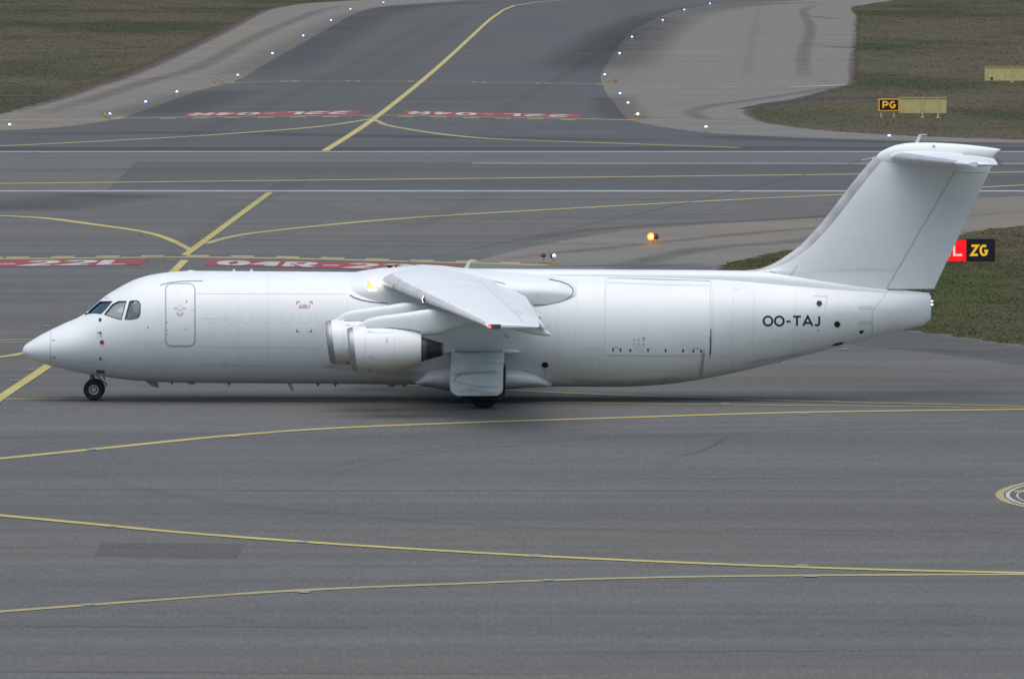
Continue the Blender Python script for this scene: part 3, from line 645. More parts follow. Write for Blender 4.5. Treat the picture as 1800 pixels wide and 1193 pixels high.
def rrect(x0, y0, x1, y1, r, n=5):
    out = []
    for cx, cy, a in ((x1 - r, y0 + r, -90), (x1 - r, y1 - r, 0), (x0 + r, y1 - r, 90), (x0 + r, y0 + r, 180)):
        out += [(cx + r * math.cos(R(a + 90 * i / n)), cy + r * math.sin(R(a + 90 * i / n))) for i in range(n + 1)]
    return out
def circ(cx, cy, rx, ry=None, n=14): return [(cx + rx * math.cos(math.tau * k / n), cy + (ry or rx) * math.sin(math.tau * k / n)) for k in range(n)]

for ol, gm in zip((W1, W2, W3), GLASSES):
    pn = patch('cockpit_window', ol, gm, off=-.022, skirt=0, cell=6)
    ribbon('window_frame', ol, 1.5, DARKL, pn, .004, closed=True, step=3)
    # the same window on the far side
    for src in (pn,) + tuple(pn.children):
        me = src.data.copy()
        for v in me.vertices: v.co.y = -v.co.y
        me.flip_normals()
        c = bpy.data.objects.new(src.name.split('.')[0], me); COL.objects.link(c); c.parent = plane if src is pn else cfar
        if src is pn: cfar = c; ORG[c.name] = ORG[plane.name]
b = MB(); p0 = surf(152, 552.5, .03); p1 = surf(178, 550, .03); b.tube(p0, p1, .012, .008, 6); b.box(p0, (.08, .05, .05)); b.build('windscreen_wiper', DARKL, plane)
# cockpit seats
for y in (YC - .52, YC + .52):
    s = MB(); c = P(238, 562, y)
    s.box((c.x + .10, y, c.z - .25), (.12, .46, .75), rot=Matrix.Rotation(R(10), 3, 'Y')); s.box((c.x - .22, y, c.z - .55), (.5, .46, .12)); s.box((c.x + .16, y, c.z + .25), (.1, .26, .2)); s.build('pilot_seat', SEATM, plane)
b = MB(); c = P(172, 562, YC); b.box((c.x + .15, YC, c.z - .10), (.35, 2.0, .18)); b.build('instrument_panel', SEATM, plane)

def door_set():
    d = patch('passenger_door', rrect(292.5, 500, 341.5, 606.5, 9), WHITE, off=.010, cell=6)
    ribbon('door_seal', rrect(291.7, 499, 342.3, 607.5, 10), 2.7, mat('door_seal_grey', (.36, .40, .46), .6), d, .008, closed=True, step=4)
    a = ribbon('door_handle', [(311, 549), (312, 553), (316, 555), (320, 553), (321.5, 549)], 1.1, REDP, d, .016, step=2)
    mk = MB()
    for q in ([(305, 542), (309, 540.5), (314, 541)], [(318, 541), (323, 540.5), (327, 542)], [(305.5, 543.5), (313, 544), (316, 547), (319, 544), (326.5, 543.5)], [(314, 536.8), (318, 536.8)], [(324, 579), (329, 579)], [(336, 544), (340, 545)], [(314, 550.5), (318, 550.5)]):
        ribbon('', q, .9, None, d, .014, merge=mk, step=2)
    mk.build('door_marking', SEAM, d)
    for y in (567, 580.5, 587.6): patch('hinge_fitting', circ(294, y, .8, 1.1, 6), BLACKP, d, .014, 9, skirt=0)
    patch('door_peephole', circ(328, 530.5, 1.3), BLACKP, d, .014, 9, skirt=0)
    ribbon('door_gutter', [(281, 501), (300, 496.5), (320, 494.3), (356, 493.6)], 1.2, SEAM, off=.012)
door_set()
# freight door
fd = patch('cargo_door', [(1066, 489.5), (1100, 490.2), (1160, 492.3), (1248, 494.6), (1248.5, 560), (1248.5, 612), (1246, 619), (1240, 623.5), (1150, 624.0), (1063.5, 622.5), (1063, 560)], WHITE, off=.010, cell=7)
fd['label'] = 'large upward hinged freight door behind the wing'
sb = MB()
ribbon('', [(1063, 622), (1064, 497), (1065.5, 489), (1100, 489.4), (1248, 494.2)], 1.0, None, fd, .012, merge=sb)
ribbon('', [(1066, 497), (1110, 498.6), (1160, 500.5), (1248, 502.3)], .7, None, fd, .014, merge=sb)
ribbon('', [(1249, 493), (1249, 570), (1249, 614), (1246, 620), (1240, 624), (1150, 624.6), (1063, 623)], 1.0, None, fd, .012, merge=sb)
sb.build('door_seam', SEAMF, fd); ribbon('door_top_seam', [(1070, 489.2), (1100, 489.5), (1248, 494.2)], .9, SEAM, fd, .016)
ribbon('door_hinge_seal', [(1249.3, 578), (1249.3, 600), (1248.8, 622)], 1.9, DARKL, fd, .014)
for x, y in ((1077.5, 614.2), (1090.5, 614.8), (1108, 615.3), (1139, 615), (1170, 615.5), (1200.5, 616), (1218.5, 616.2), (1231.8, 616.6)):
    patch('latch_window', [(x - 1.3, y - 2.8), (x + 1.3, y - 2.8), (x + 1.3, y + 2.8), (x - 1.3, y + 2.8)], HOLE, fd, .014, 9, skirt=0)
mk = MB()
for x in (1115, 1123.5, 1131.5):
    for y in (597.5, 604.5):
        for k in range(3): ribbon('', [(x - 2.4, y - 1.6 + 1.5 * k), (x + 1.8 - (k % 2), y - 1.6 + 1.5 * k)], .6, None, fd, .0135, merge=mk, step=3)
for x, y in ((1082.5, 609.4), (1224, 610.6)):
    for k in range(2): ribbon('', [(x - 4, y + 1.4 * k), (x + 4, y + 1.4 * k)], .7, None, fd, .0135, merge=mk)
ribbon('', [(1118.5, 608.5), (1129.5, 608.5), (1129.5, 615.5), (1118.5, 615.5)], .4, None, fd, .0135, closed=True, merge=mk)
mk.build('placard', SEAM, fd)
patch('warning_triangle', [(1129, 594.8), (1131.4, 592), (1133.8, 594.8)], REDP, fd, .016, 9, skirt=0)
STN = stainmat('oil_streak', (.07, .07, .075), .42, (4, 4, .8), .2, .6)
def hull_stain(pts, w, m):
    q = smooth_poly(pts, 4); L_, R_ = strip2d(q, w); faded('oil_stain', [surf(p.x, p.y, .017) for p in L_], [surf(p.x, p.y, .017) for p in R_], m, plane)
hull_stain([(1237, 612), (1236, 624), (1234, 640), (1231, 662)], 8, STN); hull_stain([(1248, 590), (1248.5, 610), (1247.5, 632)], 4, STN)

# hull joints, ghost windows, small fittings
sm_ = MB(); 
for q in ([(89.6, 580), (88.8, 600), (88.5, 622), (89.3, 643)], [(1256, 507), (1254, 512), (1254, 605), (1256, 610)], [(1327, 511), (1325, 560), (1322, 612)], [(1455, 518), (1450, 545)], [(1430, 520.5), (1454, 521)], [(1533, 594), (1533, 546), (1558, 516)],
          [(1533, 539), (1510, 539), (1510, 543), (1533, 543)], [(1533, 565), (1510, 565), (1510, 569), (1533, 569)], [(1290, 500), (1290, 508), (1300, 509)]):
    ribbon('skin_joint', q, .75, SEAM if max(p[0] for p in q) > 1450 or min(p[0] for p in q) < 100 else SEAMF, off=.006)
sm_ = MB()
 
for x in (373, 405.6, 434.5, 466.7, 504.4, 535.6, 564.4): ribbon('plugged_window', [(x - 9.5, 548), (x - 9.5, 558), (x - 8, 564), (x - 4, 567.5), (x, 568.3), (x + 4, 567.5), (x + 8, 564), (x + 9.5, 558), (x + 9.5, 548)], .6, GHOST, off=.006)
for q in ([(345, 516), (610, 517)], [(350, 609), (560, 611)], [(205, 640), (600, 645)], [(470, 480), (470, 668)], [(700, 640), (700, 672)], [(1015, 492), (1012, 560), (1012, 670)], [(1290, 506), (1287, 650)], [(1020, 612), (1060, 613)], [(1020, 625), (1042, 628), (1054, 632), (1054, 660)], [(1255, 625), (1290, 626)], [(980, 540), (978, 675)], [(1400, 500), (1396, 626)]):
    ribbon('skin_joint', q, .6, SEAMF, off=.006)
for x, y, rx, ry in ((1440, 533.5, 4.6, 4.6), (1471.5, 569.8, 5.2, 5.2), (958, 641, 5.8, 4.7)):
    h_ = patch('outflow_port', circ(x, y, rx, ry, 20), HOLE, off=.010, cell=20)
    ribbon('port_rim', circ(x, y, rx + .8, ry + .8, 20), 1.1, SEAMF, h_, .014, closed=True, step=2)
patch('air_intake', [(1511, 581), (1518.5, 580.5), (1516.5, 585.5), (1511, 586)], HOLE, off=.010, cell=20)
patch('exhaust_louvre', [(1461, 607.5), (1470, 603), (1483, 600.8), (1481, 604), (1472, 606.5)], HOLE, off=.012, cell=20)
for x, y, rx, ry, m, nm in ((176.2, 562, 2.6, 3.0, BLACKP, 'ice_probe'), (179.2, 601.5, 3.8, 4.0, REDP, 'pitot_cover_disc'), (260, 575.3, 1, 1, BLACKP, 'static_port'), (1438, 580, 1, 1, BLACKP, 'static_port'), (1357, 575.5, .9, .9, SEAM, 'static_port'), (565.5, 606.5, 1, 1, SEAM, 'static_port'), (945, 519, 1, 1, SEAM, 'static_port')):
    patch(nm, circ(x, y, rx, ry, 12), m, off=.014, cell=20)
for (x, y, dx) in ((177, 585, -5), (176.5, 629, 3)):
    b = MB(); a = surf(x, y, 0); c = surf(x, y, .09); e = surf(x + dx, y + .5, .10); b.tube(a, c, .03, .02, 8); b.tube(c + Vector((.05, 0, 0)), e, .022, .012, 8); b.build('pitot_probe', BLACKP, plane)
mk = MB(); 
for q in ([(91, 598.5), (97, 597.2)], [(91.5, 628), (98, 629)], [(93, 625), (94.5, 625)]): ribbon('', q, 1.0, None, off=.006, merge=mk)
mk.build('radome_latch', BLACKP, plane)
for cx, cy, r in ((259.5, 609, 4.6), (396, 642, 4.0), (964, 578.5, 4.8)):
    mk = MB()
    for k in range(0, 12): 
        a0 = k * 30; ribbon('', [(cx + r * math.cos(R(a0 + d)), cy + r * math.sin(R(a0 + d))) for d in (0, 9, 18)], .7, None, off=.006, merge=mk)
    mk.build('static_port_ring', SEAM, plane)
mk = MB()
for x, y, sx, sy in ((522, 530.5, 1, 1), (548.5, 530.5, -1, 1), (521.2, 582.7, 1, -1), (547.7, 582.7, -1, -1)):
    ribbon('rescue_bracket', [(x, y + 4.5 * sy), (x, y), (x + 4.8 * sx, y)], 1.3, REDP, off=.006, step=2)
ribbon('rescue_bracket', [(889, 586), (889, 591.5), (894, 591.5)], 1.3, REDP, off=.006, step=2)
def fmap(x0, yb, hgt, slope=0): return lambda u, v, l: surf(x0 + u, yb - v * hgt + u * slope, .006 + l * .5)
letters('CUT HERE IN', 0, 19.5, fmap(525, 538, 2.3), 'rescue_lettering', REDP, plane, sw=.2, gap=.3, asp=2.3, merge=True, widths={' ': .5}, sub=.9)
letters('EMERGENCY', 0, 19.5, fmap(525, 541.6, 2.3), 'rescue_lettering', REDP, plane, sw=.2, gap=.3, asp=2.3, merge=True, sub=.9)
letters('OO-TAJ', 0, 101.5, fmap(1341.5, 572.6, 17.2), 'registration_letter', mat('navy_lettering', (.010, .013, .030), .6), plane, sw=.195, gap=.20, asp=17.2, widths={'O': 1.12, '-': .62, 'T': .98, 'A': 1.12, 'J': .78}, sub=.12)
letters('AJ', 0, 7, fmap(184.5, 525.8, 4.4), 'tail_code_letter', SEAM, plane, sw=.16, gap=.25, asp=4.4, sub=.5)

for q in ([(420, 481), (420, 672)], [(520, 481), (520, 527)], [(520, 588), (520, 673)], [(610, 525), (610, 558)], [(1110, 628), (1110, 677)], [(1180, 628), (1178, 672)], [(900, 600), (900, 640)], [(350, 560), (410, 560)], [(120, 632), (260, 652)], [(205, 600), (290, 601)], [(346, 640), (590, 643)], [(1330, 600), (1440, 596)], [(1020, 655), (1250, 650)]):
    ribbon('skin_joint', q, .55, GHOST, off=.006)
GRM = stainmat('hull_grime', (.22, .21, .19), .28, (2, 2, .8), .35, .7)
for pts, w_ in (([(960, 646), (958, 660), (954, 672)], 6), ([(560, 640), (700, 652), (760, 660)], 14), ([(1300, 640), (1400, 622), (1480, 603)], 9), ([(1000, 668), (1100, 671), (1200, 664)], 10)): hull_stain(pts, w_, GRM)
# wing to body fairing, dorsal spine
b = MB(); b.rings([loft_ring(x, r_t(x), r_c(x), r_c(x) - RB, r_w(x), 64) for x in np.linspace(rx_[0], rx_[-1], 60)]); 
# keep only the part that stands clear of the hull: lower half is buried
wf = b.build('wing_root_fairing', WHITE, plane)
ribbon('fairing_seal', [(615, 518.5), (622, 523), (634, 527), (650, 530.5), (665, 532), (682, 533)], 1.6, DARKL, wf, .012)
ribbon('fairing_seal', [(938, 535.5), (952, 535.8), (965, 535), (980, 532), (995, 526.5), (1004, 520), (1007.8, 513), (1006, 506.5), (999, 500.5), (985, 495), (965, 491)], 1.1, DARKL, wf, .012)
ribbon('fairing_seal', [(850, 491), (880, 497), (888, 499.5)], 1.4, SEAM, wf, .012)
SP = [(800, 470.8, .30), (822, 472.0, .40), (900, 472.8, .44), (1020, 473.6, .46), (1160, 474.4, .46), (1290, 475.6, .45), (1344, 477, .43), (1390, 482, .38), (1460, 492, .30), (1540, 504, .20), (1600, 511, .13), (1633, 515, .08)]
b = MB(); sx_ = [X_(a[0]) for a in SP]; s_t = pchip(sx_, [Z_(a[1]) for a in SP]); s_w = pchip(sx_, [a[2] for a in SP])
def spine_ring(x):
    zt = s_t(x); zb = f_t(x) - .16; w_ = s_w(x); out = []
    for k in range(25):
        a = math.pi * k / 24; c = math.cos(a); s = math.sin(a)
        out.append(Vector((x, YC - w_ * (abs(c) ** .75) * (1 if c > 0 else -1), zb + (zt - zb) * (s ** .6))))
    return out
b.rings([spine_ring(x) for x in np.linspace(sx_[0], sx_[-1], 50)])
b.build('dorsal_spine', WHITE, plane)
mk = MB()
for i in range(17):
    x = 1020 + i * 31; y = 483 + (x - 1020) * .012 + max(0, x - 1200) ** 1.5 * .0023
    ribbon('', [(x, y), (x + 1.6, y)], 1.1, None, off=.01, merge=mk, fair=False)
mk.build('spine_fastener', SEAM, plane)

# ---------------- wings
WX = lambda l: -4.06 + (l - 1.8) * (3.34 / 11.37) if l > 1.8 else -4.06 - (1.8 - l) * .05
WT = pchip([0, 1.8, 6, 10, 12.6, 13.17], [.1, .15, .50, .74, .80, .76])
WZ = lambda l: 3.86 - .058 * max(l - 1.6, 0)
WTH = pchip([0, 2, 6, 13.17], [.165, .158, .14, .12])
def foil(l, c, up):
    x0, x1 = WX(l), WT(l); ch = x1 - x0; t = WTH(l)
    yt = 5 * t * (.2969 * math.sqrt(c) - .126 * c - .3516 * c * c + .2843 * c ** 3 - .1036 * c ** 4) * ch
    z = WZ(l) - c * ch * .035 + (.02 * ch * math.sin(math.pi * c)) + (yt if up else -yt * .85)
    return x0 + c * ch, z
CU = [0, .004, .014, .03, .055, .075, .12, .2, .3, .42, .55, .66, .76, .85, .92, 1.0]
def wing_sec(l, c0, c1, s):
    cs = [c for c in CU if c0 < c < c1]; cs = [c0] + cs + [c1]
    pts = [foil(l, c, True) for c in reversed(cs)] + [foil(l, c, False) for c in (cs[1:] if c0 == 0 else cs)]
    return [Vector((x, YC + s * l, z)) for x, z in pts]
def wing(s):
    main = MB(); lats = [0, .6, 1.2, 1.8, 2.2, 3, 4, 5, 6, 7, 8, 9, 9.8, 10.28]
    main.rings([wing_sec(l, 0, .83, s) for l in lats]); n = len(lats)
    # outer panel reaches further aft up to the aileron
    main.rings([wing_sec(l, 0, .72, s) for l in (10.28, 11, 12, 12.72)], cap0=False, cap1=False)
    tip = [12.72, 12.9, 13.02, 13.1, 13.15]
    rs = []
    for l in tip:
        k = math.sqrt(max(0, 1 - ((l - 12.72) / .46) ** 2)) * .9 + .1 if l > 12.72 else 1
        r = wing_sec(l, 0, 1.0, s); zc = sum(p.z for p in r) / len(r); rs.append([Vector((p.x, p.y, zc + (p.z - zc) * k)) for p in r])
    main.rings(rs)
    o = main.build('wing', WHITE, plane, smooth=40)
    # bare metal leading edge, proud of the skin
    le = MB()
    def lesec(l):
        cs = [.062, .045, .03, .018, .008, 0]; e = .004
        pts = [foil(l, c, True) for c in cs] + [foil(l, c, False) for c in reversed(cs[:-1])]
        cx, cz = foil(l, .05, True)[0], WZ(l)
        return [Vector((x + (x - cx) * .006 - .004, YC + s * l, z + (e if i < 6 else -e))) for i, (x, z) in enumerate(pts)]
    le.rings([lesec(l) for l in (2.9, 4, 5, 6, 7, 8, 9, 10, 11, 12, 12.75)], closed=False, cap0=False, cap1=False)
    le.build('leading_edge', BARE, plane, smooth=60)
    root = MB()      # fillet where the leading edge meets the body
    def cuff(l):
        k = 1 + .10 * max(0, (3.0 - l) / 1.4); cs = [.07, .05, .03, .015, .005, 0]
        pts = [foil(l, c, True) for c in cs] + [foil(l, c, False) for c in reversed(cs[:-1])]
        x0 = WX(l)
        return [Vector((x0 + (x - x0) * k - .03 * k + .008, YC + s * l, WZ(l) + (z - WZ(l)) * (1.03 + (k - 1) * .6))) for x, z in pts]
    root.rings([cuff(l) for l in (1.55, 1.9, 2.3, 2.7, 3.0)], closed=False, cap0=False, cap1=False); root.build('wing_root_cuff', aircraft_paint_g, plane, smooth=60)
    # flap, run out and drooped
    fl = MB()
    def flap(l):
        xs0 = foil(l, .80, True)[0] - .02; zs0 = WZ(l) - .035 * .8 * (WT(l) - WX(l)) + .015
        xe = .45 + (l - 1.9) * .066; ze = WZ(l) - .10 - .36 + .006 * (l - 2); n = 9; up = []; dn = []
        for i in range(n):
            c = i / (n - 1); th = .085 * math.sqrt(c) * (1 - c) * 2.2 + .006; x = xs0 + (xe - xs0) * c
            zm = zs0 + (ze - zs0) * (c ** 1.25); up.append((x, zm + th)); dn.append((x, zm - th * .6))
        return [Vector((x, YC + s * l, z)) for x, z in reversed(up)] + [Vector((x, YC + s * l, z)) for x, z in dn[1:]]
    fl.rings([flap(l) for l in (1.75, 3, 4.5, 6, 7.5, 9, 10.25)]); fl.build('flap', WHITE, plane, smooth=40)
    ai = MB(); ai.rings([wing_sec(l, .727, 1.0, s) for l in (10.32, 11, 12, 12.69)]); ai.build('aileron', WHITE, plane, smooth=40)
    # spoiler panels on the upper skin
    for a, c in ((2.6, 4.3), (4.35, 6.1), (6.15, 8.0), (8.05, 9.95)):
        q = MB(); top = []
        for l in (a, (a + c) / 2, c):
            top.append([Vector((foil(l, cc, True)[0], YC + s * l, foil(l, cc, True)[1] + .007)) for cc in (.69, .74, .79, .828)])
        q.rings(top, closed=False, cap0=False, cap1=False); sp_ = q.build('spoiler', WHITE_S, plane, smooth=40)
        q = MB(); q.rings([[Vector((foil(l, cc, True)[0], YC + s * l, foil(l, cc, True)[1] + .004)) for cc in (.681, .69, .74, .79, .829)] for l in (a - .035, (a + c) / 2, c + .035)], closed=False, cap0=False, cap1=False); q.build('spoiler_gap', SEAMF, sp_, smooth=40)
    # flap track fairings
    for l, L0 in ((3.3, 2.1), (5.7, 1.9), (10.0, 1.75)):
        q = MB(); rr = []
        xe = WT(l) + .42; xb = xe - L0; zt = WZ(l) - .16
        for i in range(15):
            c = i / 14; r = (.5 * (math.sin(math.pi * min(1, c * .93 + .04)) ** .7)) * .30 + .012
            zc = zt - .05 - .42 * c ** 1.35
            x = xb + (xe - xb) * c; rr.append([Vector((x, YC + s * l + .13 * (r / .16) * math.cos(a), zc + r * 1.15 * math.sin(a))) for a in [math.tau * k / 14 for k in range(14)]])
        q.rings(rr); q.build('flap_track_fairing', WHITE, plane, smooth=50)
    # tip lamp
    q = MB(); l = 13.11; x = WX(l)
    q.box((x + .22, YC + s * 13.15, WZ(13.15) - .005), (.36, .10, .13)); lh = q.build('wingtip_lamp_housing', DARKL, plane)
    q = MB(); q.lathe((x + .07, YC + s * 13.17, WZ(13.15) - .005), (0, s, 0), [(0, .055), (.03, .05), (.055, .03), (.06, .001)], 14); q.build('lamp_lens', REDL if s < 0 else mat('green_lamp_lit', (.1, 1, .3), .4, emit=(.1, 1, .3), es=5), lh)
    # landing lamp set in the leading edge
    q = MB(); l = 6.35; z = WZ(l); x = WX(l)
    pts = [(x - .012, 6.25, z - .09), (x + .02, 6.45, z - .10), (x - .01, 6.50, z + .02), (x + .05, 6.47, z + .11), (x + .02, 6.36, z + .11), (x - .03, 6.27, z + .03)]
    q.add([(a - .025, YC + s * bb, c) for a, bb, c in pts], [tuple(range(6))]); q.build('landing_lamp', WARM2, plane, smooth=0)
    q = MB(); q.add([(a - .02 + (a - x) * .2, YC + s * (6.37 + (bb - 6.37) * 1.35), z + (c - z) * 1.2) for a, bb, c in pts], [tuple(range(6))]); q.build('lamp_surround', DARKL, plane, smooth=0)
    # static wicks
    for l in (12.2, 12.6):
        q = MB(); q.tube((WT(l), YC + s * l, WZ(l) - .1), (WT(l) + .14, YC + s * l, WZ(l) - .12), .006, .003, 5); q.build('static_wick', DARKL, plane)
aircraft_paint_g = mat('worn_grey_cuff_paint', (.62, .62, .61), .45, .15, var=.15, vscale=2)
WHITE_S = aircraft_paint('spoiler_white_paint', (.79, .80, .81), .12)
HATCH = mat('hatch_white', (.70, .72, .74), .5)
WARM2 = mat('leading_edge_lamp_lit', (1, .9, .7), .4, emit=(1, .85, .65), es=1.6)
wing(-1); wing(1)
# lamps in the wing root fairing
pr = patch('landing_lamp_glass', [(645.5, 494), (664, 493), (664.5, 511), (645, 511.5)], AMBERH, off=.010, cell=9)
patch('landing_lamp', [(652, 493.5), (663.5, 493.5), (663, 503), (658, 505), (653, 501)], WARM, pr, .020, 9, skirt=0)
patch('landing_lamp', [(648, 508), (662, 507.6), (662, 510.5), (648, 510.8)], WARM, pr, .020, 9, skirt=0)

# ---------------- engines and pylons
def engine(s, lat, dX, dZ):
    Yo = 196.1
    def q(px, py): p = P(px, py, Yo); return p.x + dX, p.z + dZ
    y = YC + s * lat; cx, cz = q(613, 613.0)
    e = MB()
    # lip, scarfed: nose of the cowl leans back at the bottom
    def ring(px, r, drop=0.0, n=40, lean=.0, back=0):
        x, z = q(px, 613.8); out = []
        for k in range(n):
            a = math.tau * k / n; zz = z + drop + r * math.sin(a); out.append(Vector((x - lean * math.sin(a) * r + back, y + r * math.cos(a), zz)))
        return out
    u = 1 / 57.4
    ln = .11
    nac = empty_part('engine', (cx, y, cz))
    lip = MB(); lip.rings([ring(626, 33 * u, 0, lean=ln), ring(618, 31.5 * u, 0, lean=ln), ring(614.5, 33.5 * u, 0, lean=ln), ring(614, 35.3 * u, 0, lean=ln), ring(616, 37.2 * u, 0, lean=ln), ring(620, 38.6 * u, 0, lean=ln), ring(625, 39.6 * u, 0, lean=ln)], cap0=False, cap1=False)
    lip.build('intake_lip', LIP, nac, smooth=60)
    cw = MB(); cw.rings([ring(625, 39.7 * u, 0, lean=ln), ring(627, 40.0 * u, lean=ln * .9), ring(640, 40.6 * u, -.00, lean=ln * .5), ring(655, 41 * u, -.01), ring(672, 41 * u, -.012), ring(690, 39.8 * u, -.01), ring(705, 37.4 * u, -.006), ring(720, 33.8 * u, -.004), ring(732, 30.5 * u, 0), ring(740.5, 27.9 * u, 0), ring(740.3, 26.8 * u), ring(700, 26 * u)], cap0=False, cap1=False)
    cw.build('fan_cowl', COWL, nac, smooth=40)
    du = MB(); du.rings([ring(626, 33 * u, lean=ln), ring(650, 32 * u), ring(651, 8 * u), ring(640, 3 * u), ring(636, .2 * u)], cap0=False); du.build('fan', EXH, nac)
    c1 = MB(); c1.rings([ring(702, 24 * u), ring(738, 23.2 * u), ring(743, 21.6 * u), ring(750, 19.3 * u)], cap0=True, cap1=False); c1.build('core_cowl', TITAN, nac)
    c2 = MB(); c2.rings([ring(750, 19.1 * u), ring(760, 16.2 * u), ring(768, 14 * u), ring(775.5, 12 * u)], cap0=False, cap1=False); c2.build('exhaust_nozzle', EXH, nac)
    c3 = MB(); c3.rings([ring(775.5, 12.2 * u), ring(779.5, 11.4 * u), ring(779.3, 10.4 * u), ring(765, 11 * u)], cap0=False, cap1=True); c3.build('nozzle_rim', TITAN, nac)
    # cowl joints and marks on the outboard side
    def cs(px, py, off, fair=None):
        x, z = q(px, py); zc = q(px, 613.8)[1]
        rr = np.interp(px, [625, 640, 655, 672, 690, 705, 720, 732, 740.5], [39.7, 40.6, 41, 41, 39.8, 37.4, 33.8, 30.5, 27.9]) * u
        zc -= float(np.interp(px, [640, 655, 672, 690, 740], [0, .01, .012, .01, 0])); d = z - zc
        yy = math.sqrt(max(rr * rr - d * d, 0)) + off; return Vector((x, y + s * yy, z))
    mk = MB()
    for pl in ([(643.5, 576), (643.3, 600), (643, 630), (643.5, 652)], [(694, 577), (694, 600), (693.5, 630), (694, 650)], [(643.5, 582.5), (694, 582.5)], [(643, 638.5), (650, 643.5), (693, 643.8)], [(650, 630.3), (692, 630.3)]):
        ribbon('', pl, .7, None, nac, .005, merge=mk, sf=cs, step=6)
    mk.build('cowl_joint', SEAMF, nac)
    mk = MB()
    for pl in ([(679.2, 590), (679.2, 592)], [(682.6, 590), (682.6, 592)], [(679, 594.5), (683, 594.5)], [(678, 598), (683.5, 598)], [(650.6, 622), (650.6, 624.5)], [(654, 622), (654, 624.5)], [(650, 626), (655, 626)], [(637, 625), (640, 625)], [(638, 623), (639.2, 623)], [(648, 581), (654, 581)], [(666, 648.8), (669.5, 648.8)]):
        ribbon('', pl, .9, None, nac, .007, merge=mk, sf=cs, step=3)
    mk.build('cowl_latch', SEAM, nac)
    patch('cowl_placard', [(647.6, 647.6), (652.8, 647.6), (652.8, 650), (647.6, 650)], REDP, nac, .008, 9, skirt=0, sf=cs)
    b = MB(); x, z = q(686, 655); b.rings([[Vector((x - .09, y - .03, z + .03)), Vector((x + .12, y - .03, z + .06)), Vector((x + .12, y + .03, z + .06)), Vector((x - .09, y + .03, z + .03))], [Vector((x, y - .02, z - .04)), Vector((x + .06, y - .02, z - .03)), Vector((x + .06, y + .02, z - .03)), Vector((x, y + .02, z - .04))]]); b.build('drain_mast', SEAM, nac)
    ribbon('pylon_seal', [(643.6, 574.9), (660, 575.6), (688, 576), (706, 577.3), (725, 579.5), (740, 583.2)], 1.4, DARKL, nac, .012, sf=lambda px, py, off, f=None: Vector((q(px, py)[0], y + s * .215, q(px, py)[1])))
    # pylon
    PT = [(622, 577, 582, .02), (626, 573, 590, .07), (634, 567.5, 592, .11), (644, 561.5, 592, .14), (656, 557.5, 592, .17), (672, 554.5, 592, .19), (700, 550.8, 592, .20), (722, 548, 592, .20), (740, 545, 591, .20), (752, 543.5, 589, .20), (766, 544, 588.5, .20), (780, 546, 586, .19), (794, 549, 579, .17), (810, 552, 574, .13), (830, 556, 569.5, .08), (850, 561, 566.5, .02)]
    b = MB(); rr = []
    for px, t0, b0, w_ in PT:
        x, zt = q(px, t0); zb = q(px, b0)[1]; zc = (zt + zb) / 2; h = (zt - zb) / 2; r = []
        for k in range(20):
            a = math.tau * k / 20; c, sn = math.cos(a), math.sin(a)
            r.append(Vector((x, y + w_ * (abs(c) ** .6) * (1 if c > 0 else -1), zc + h * (abs(sn) ** .8) * (1 if sn > 0 else -1))))
        rr.append(r)
    b.rings(rr); b.build('engine_pylon', WHITE, plane, smooth=50)
def empty_part(name, loc):
    b = MB(); b.lathe((loc[0] + .75, loc[1], loc[2]), (1, 0, 0), [(0, .42), (1.0, .40)], 20); return b.build(name, EXH, plane)
for s in (-1, 1):
    engine(s, 6.9, 0, 0); engine(s, 4.3, -.735, .045)

# ---------------- tail
FLE = [(1308, 475.2), (1326, 473.6), (1342, 470), (1358, 463.6), (1373.5, 454.7), (1390, 443.5), (1407, 431), (1425, 412), (1444, 391), (1474, 352), (1501, 317), (1520, 294), (1537.8, 273)]
def fin_le(z): return pchip([Z_(y) for x, y in FLE], [X_(x) for x, y in FLE])(z)
zL = [Z_(y) for x, y in FLE]; _fle = pchip(zL, [X_(x) for x, y in FLE])
_fte = pchip([Z_(517), Z_(290), Z_(262)], [X_(1637), X_(1743), X_(1756)])
_frd = pchip([Z_(508), Z_(304), Z_(262)], [X_(1558), X_(1677), X_(1701)])
def fin_sec(z, a, c, th, n=14):        # symmetric section between X=a and X=c; full chord runs LE..TE
    x0, x1 = _fle(z), _fte(z); ch = x1 - x0; out = []
    def half(x):
        u = min(max((x - x0) / ch, 0), 1); return th * 2.9 * (.2969 * math.sqrt(u) - .126 * u - .3516 * u * u + .2843 * u ** 3 - .1036 * u ** 4) / .29 * .5 / .5
    xs = [a + (c - a) * (1 - math.cos(math.pi * i / n)) / 2 for i in range(n + 1)]
    L = [Vector((x, YC - half(x) * .5, z)) for x in xs]; Rr = [Vector((x, YC + half(x) * .5, z)) for x in xs[::-1]]
    return L + Rr
zf = [Z_(y) for y in (520, 505, 490, 480, 475.2, 474.4, 473.6, 472, 470, 467, 463.6, 454.7, 443.5, 431, 411, 391, 371, 352, 334, 317, 305, 294, 284, 277, 268)]
zf = sorted(zf)
def th(z): k = (z - zf[0]) / (zf[-1] - zf[0]); return .50 * (1 - k) + .36 * k
LEW = .34
b = MB(); rr = []
for z in zf:
    zz = max(z, zL[0]); x0 = _fle(zz) + (LEW if z > Z_(472.5) else .05) * (1 if z >= zL[0] else 1)
    xr = _frd(max(z, Z_(508))) - .002 if z > Z_(509) else _frd(Z_(508)) - .01
    s_ = fin_sec(z, x0, xr, th(z)); rr.append(s_)
b.rings(rr); fin = b.build('fin', WHITE, plane, smooth=50)
b = MB(); rr = []
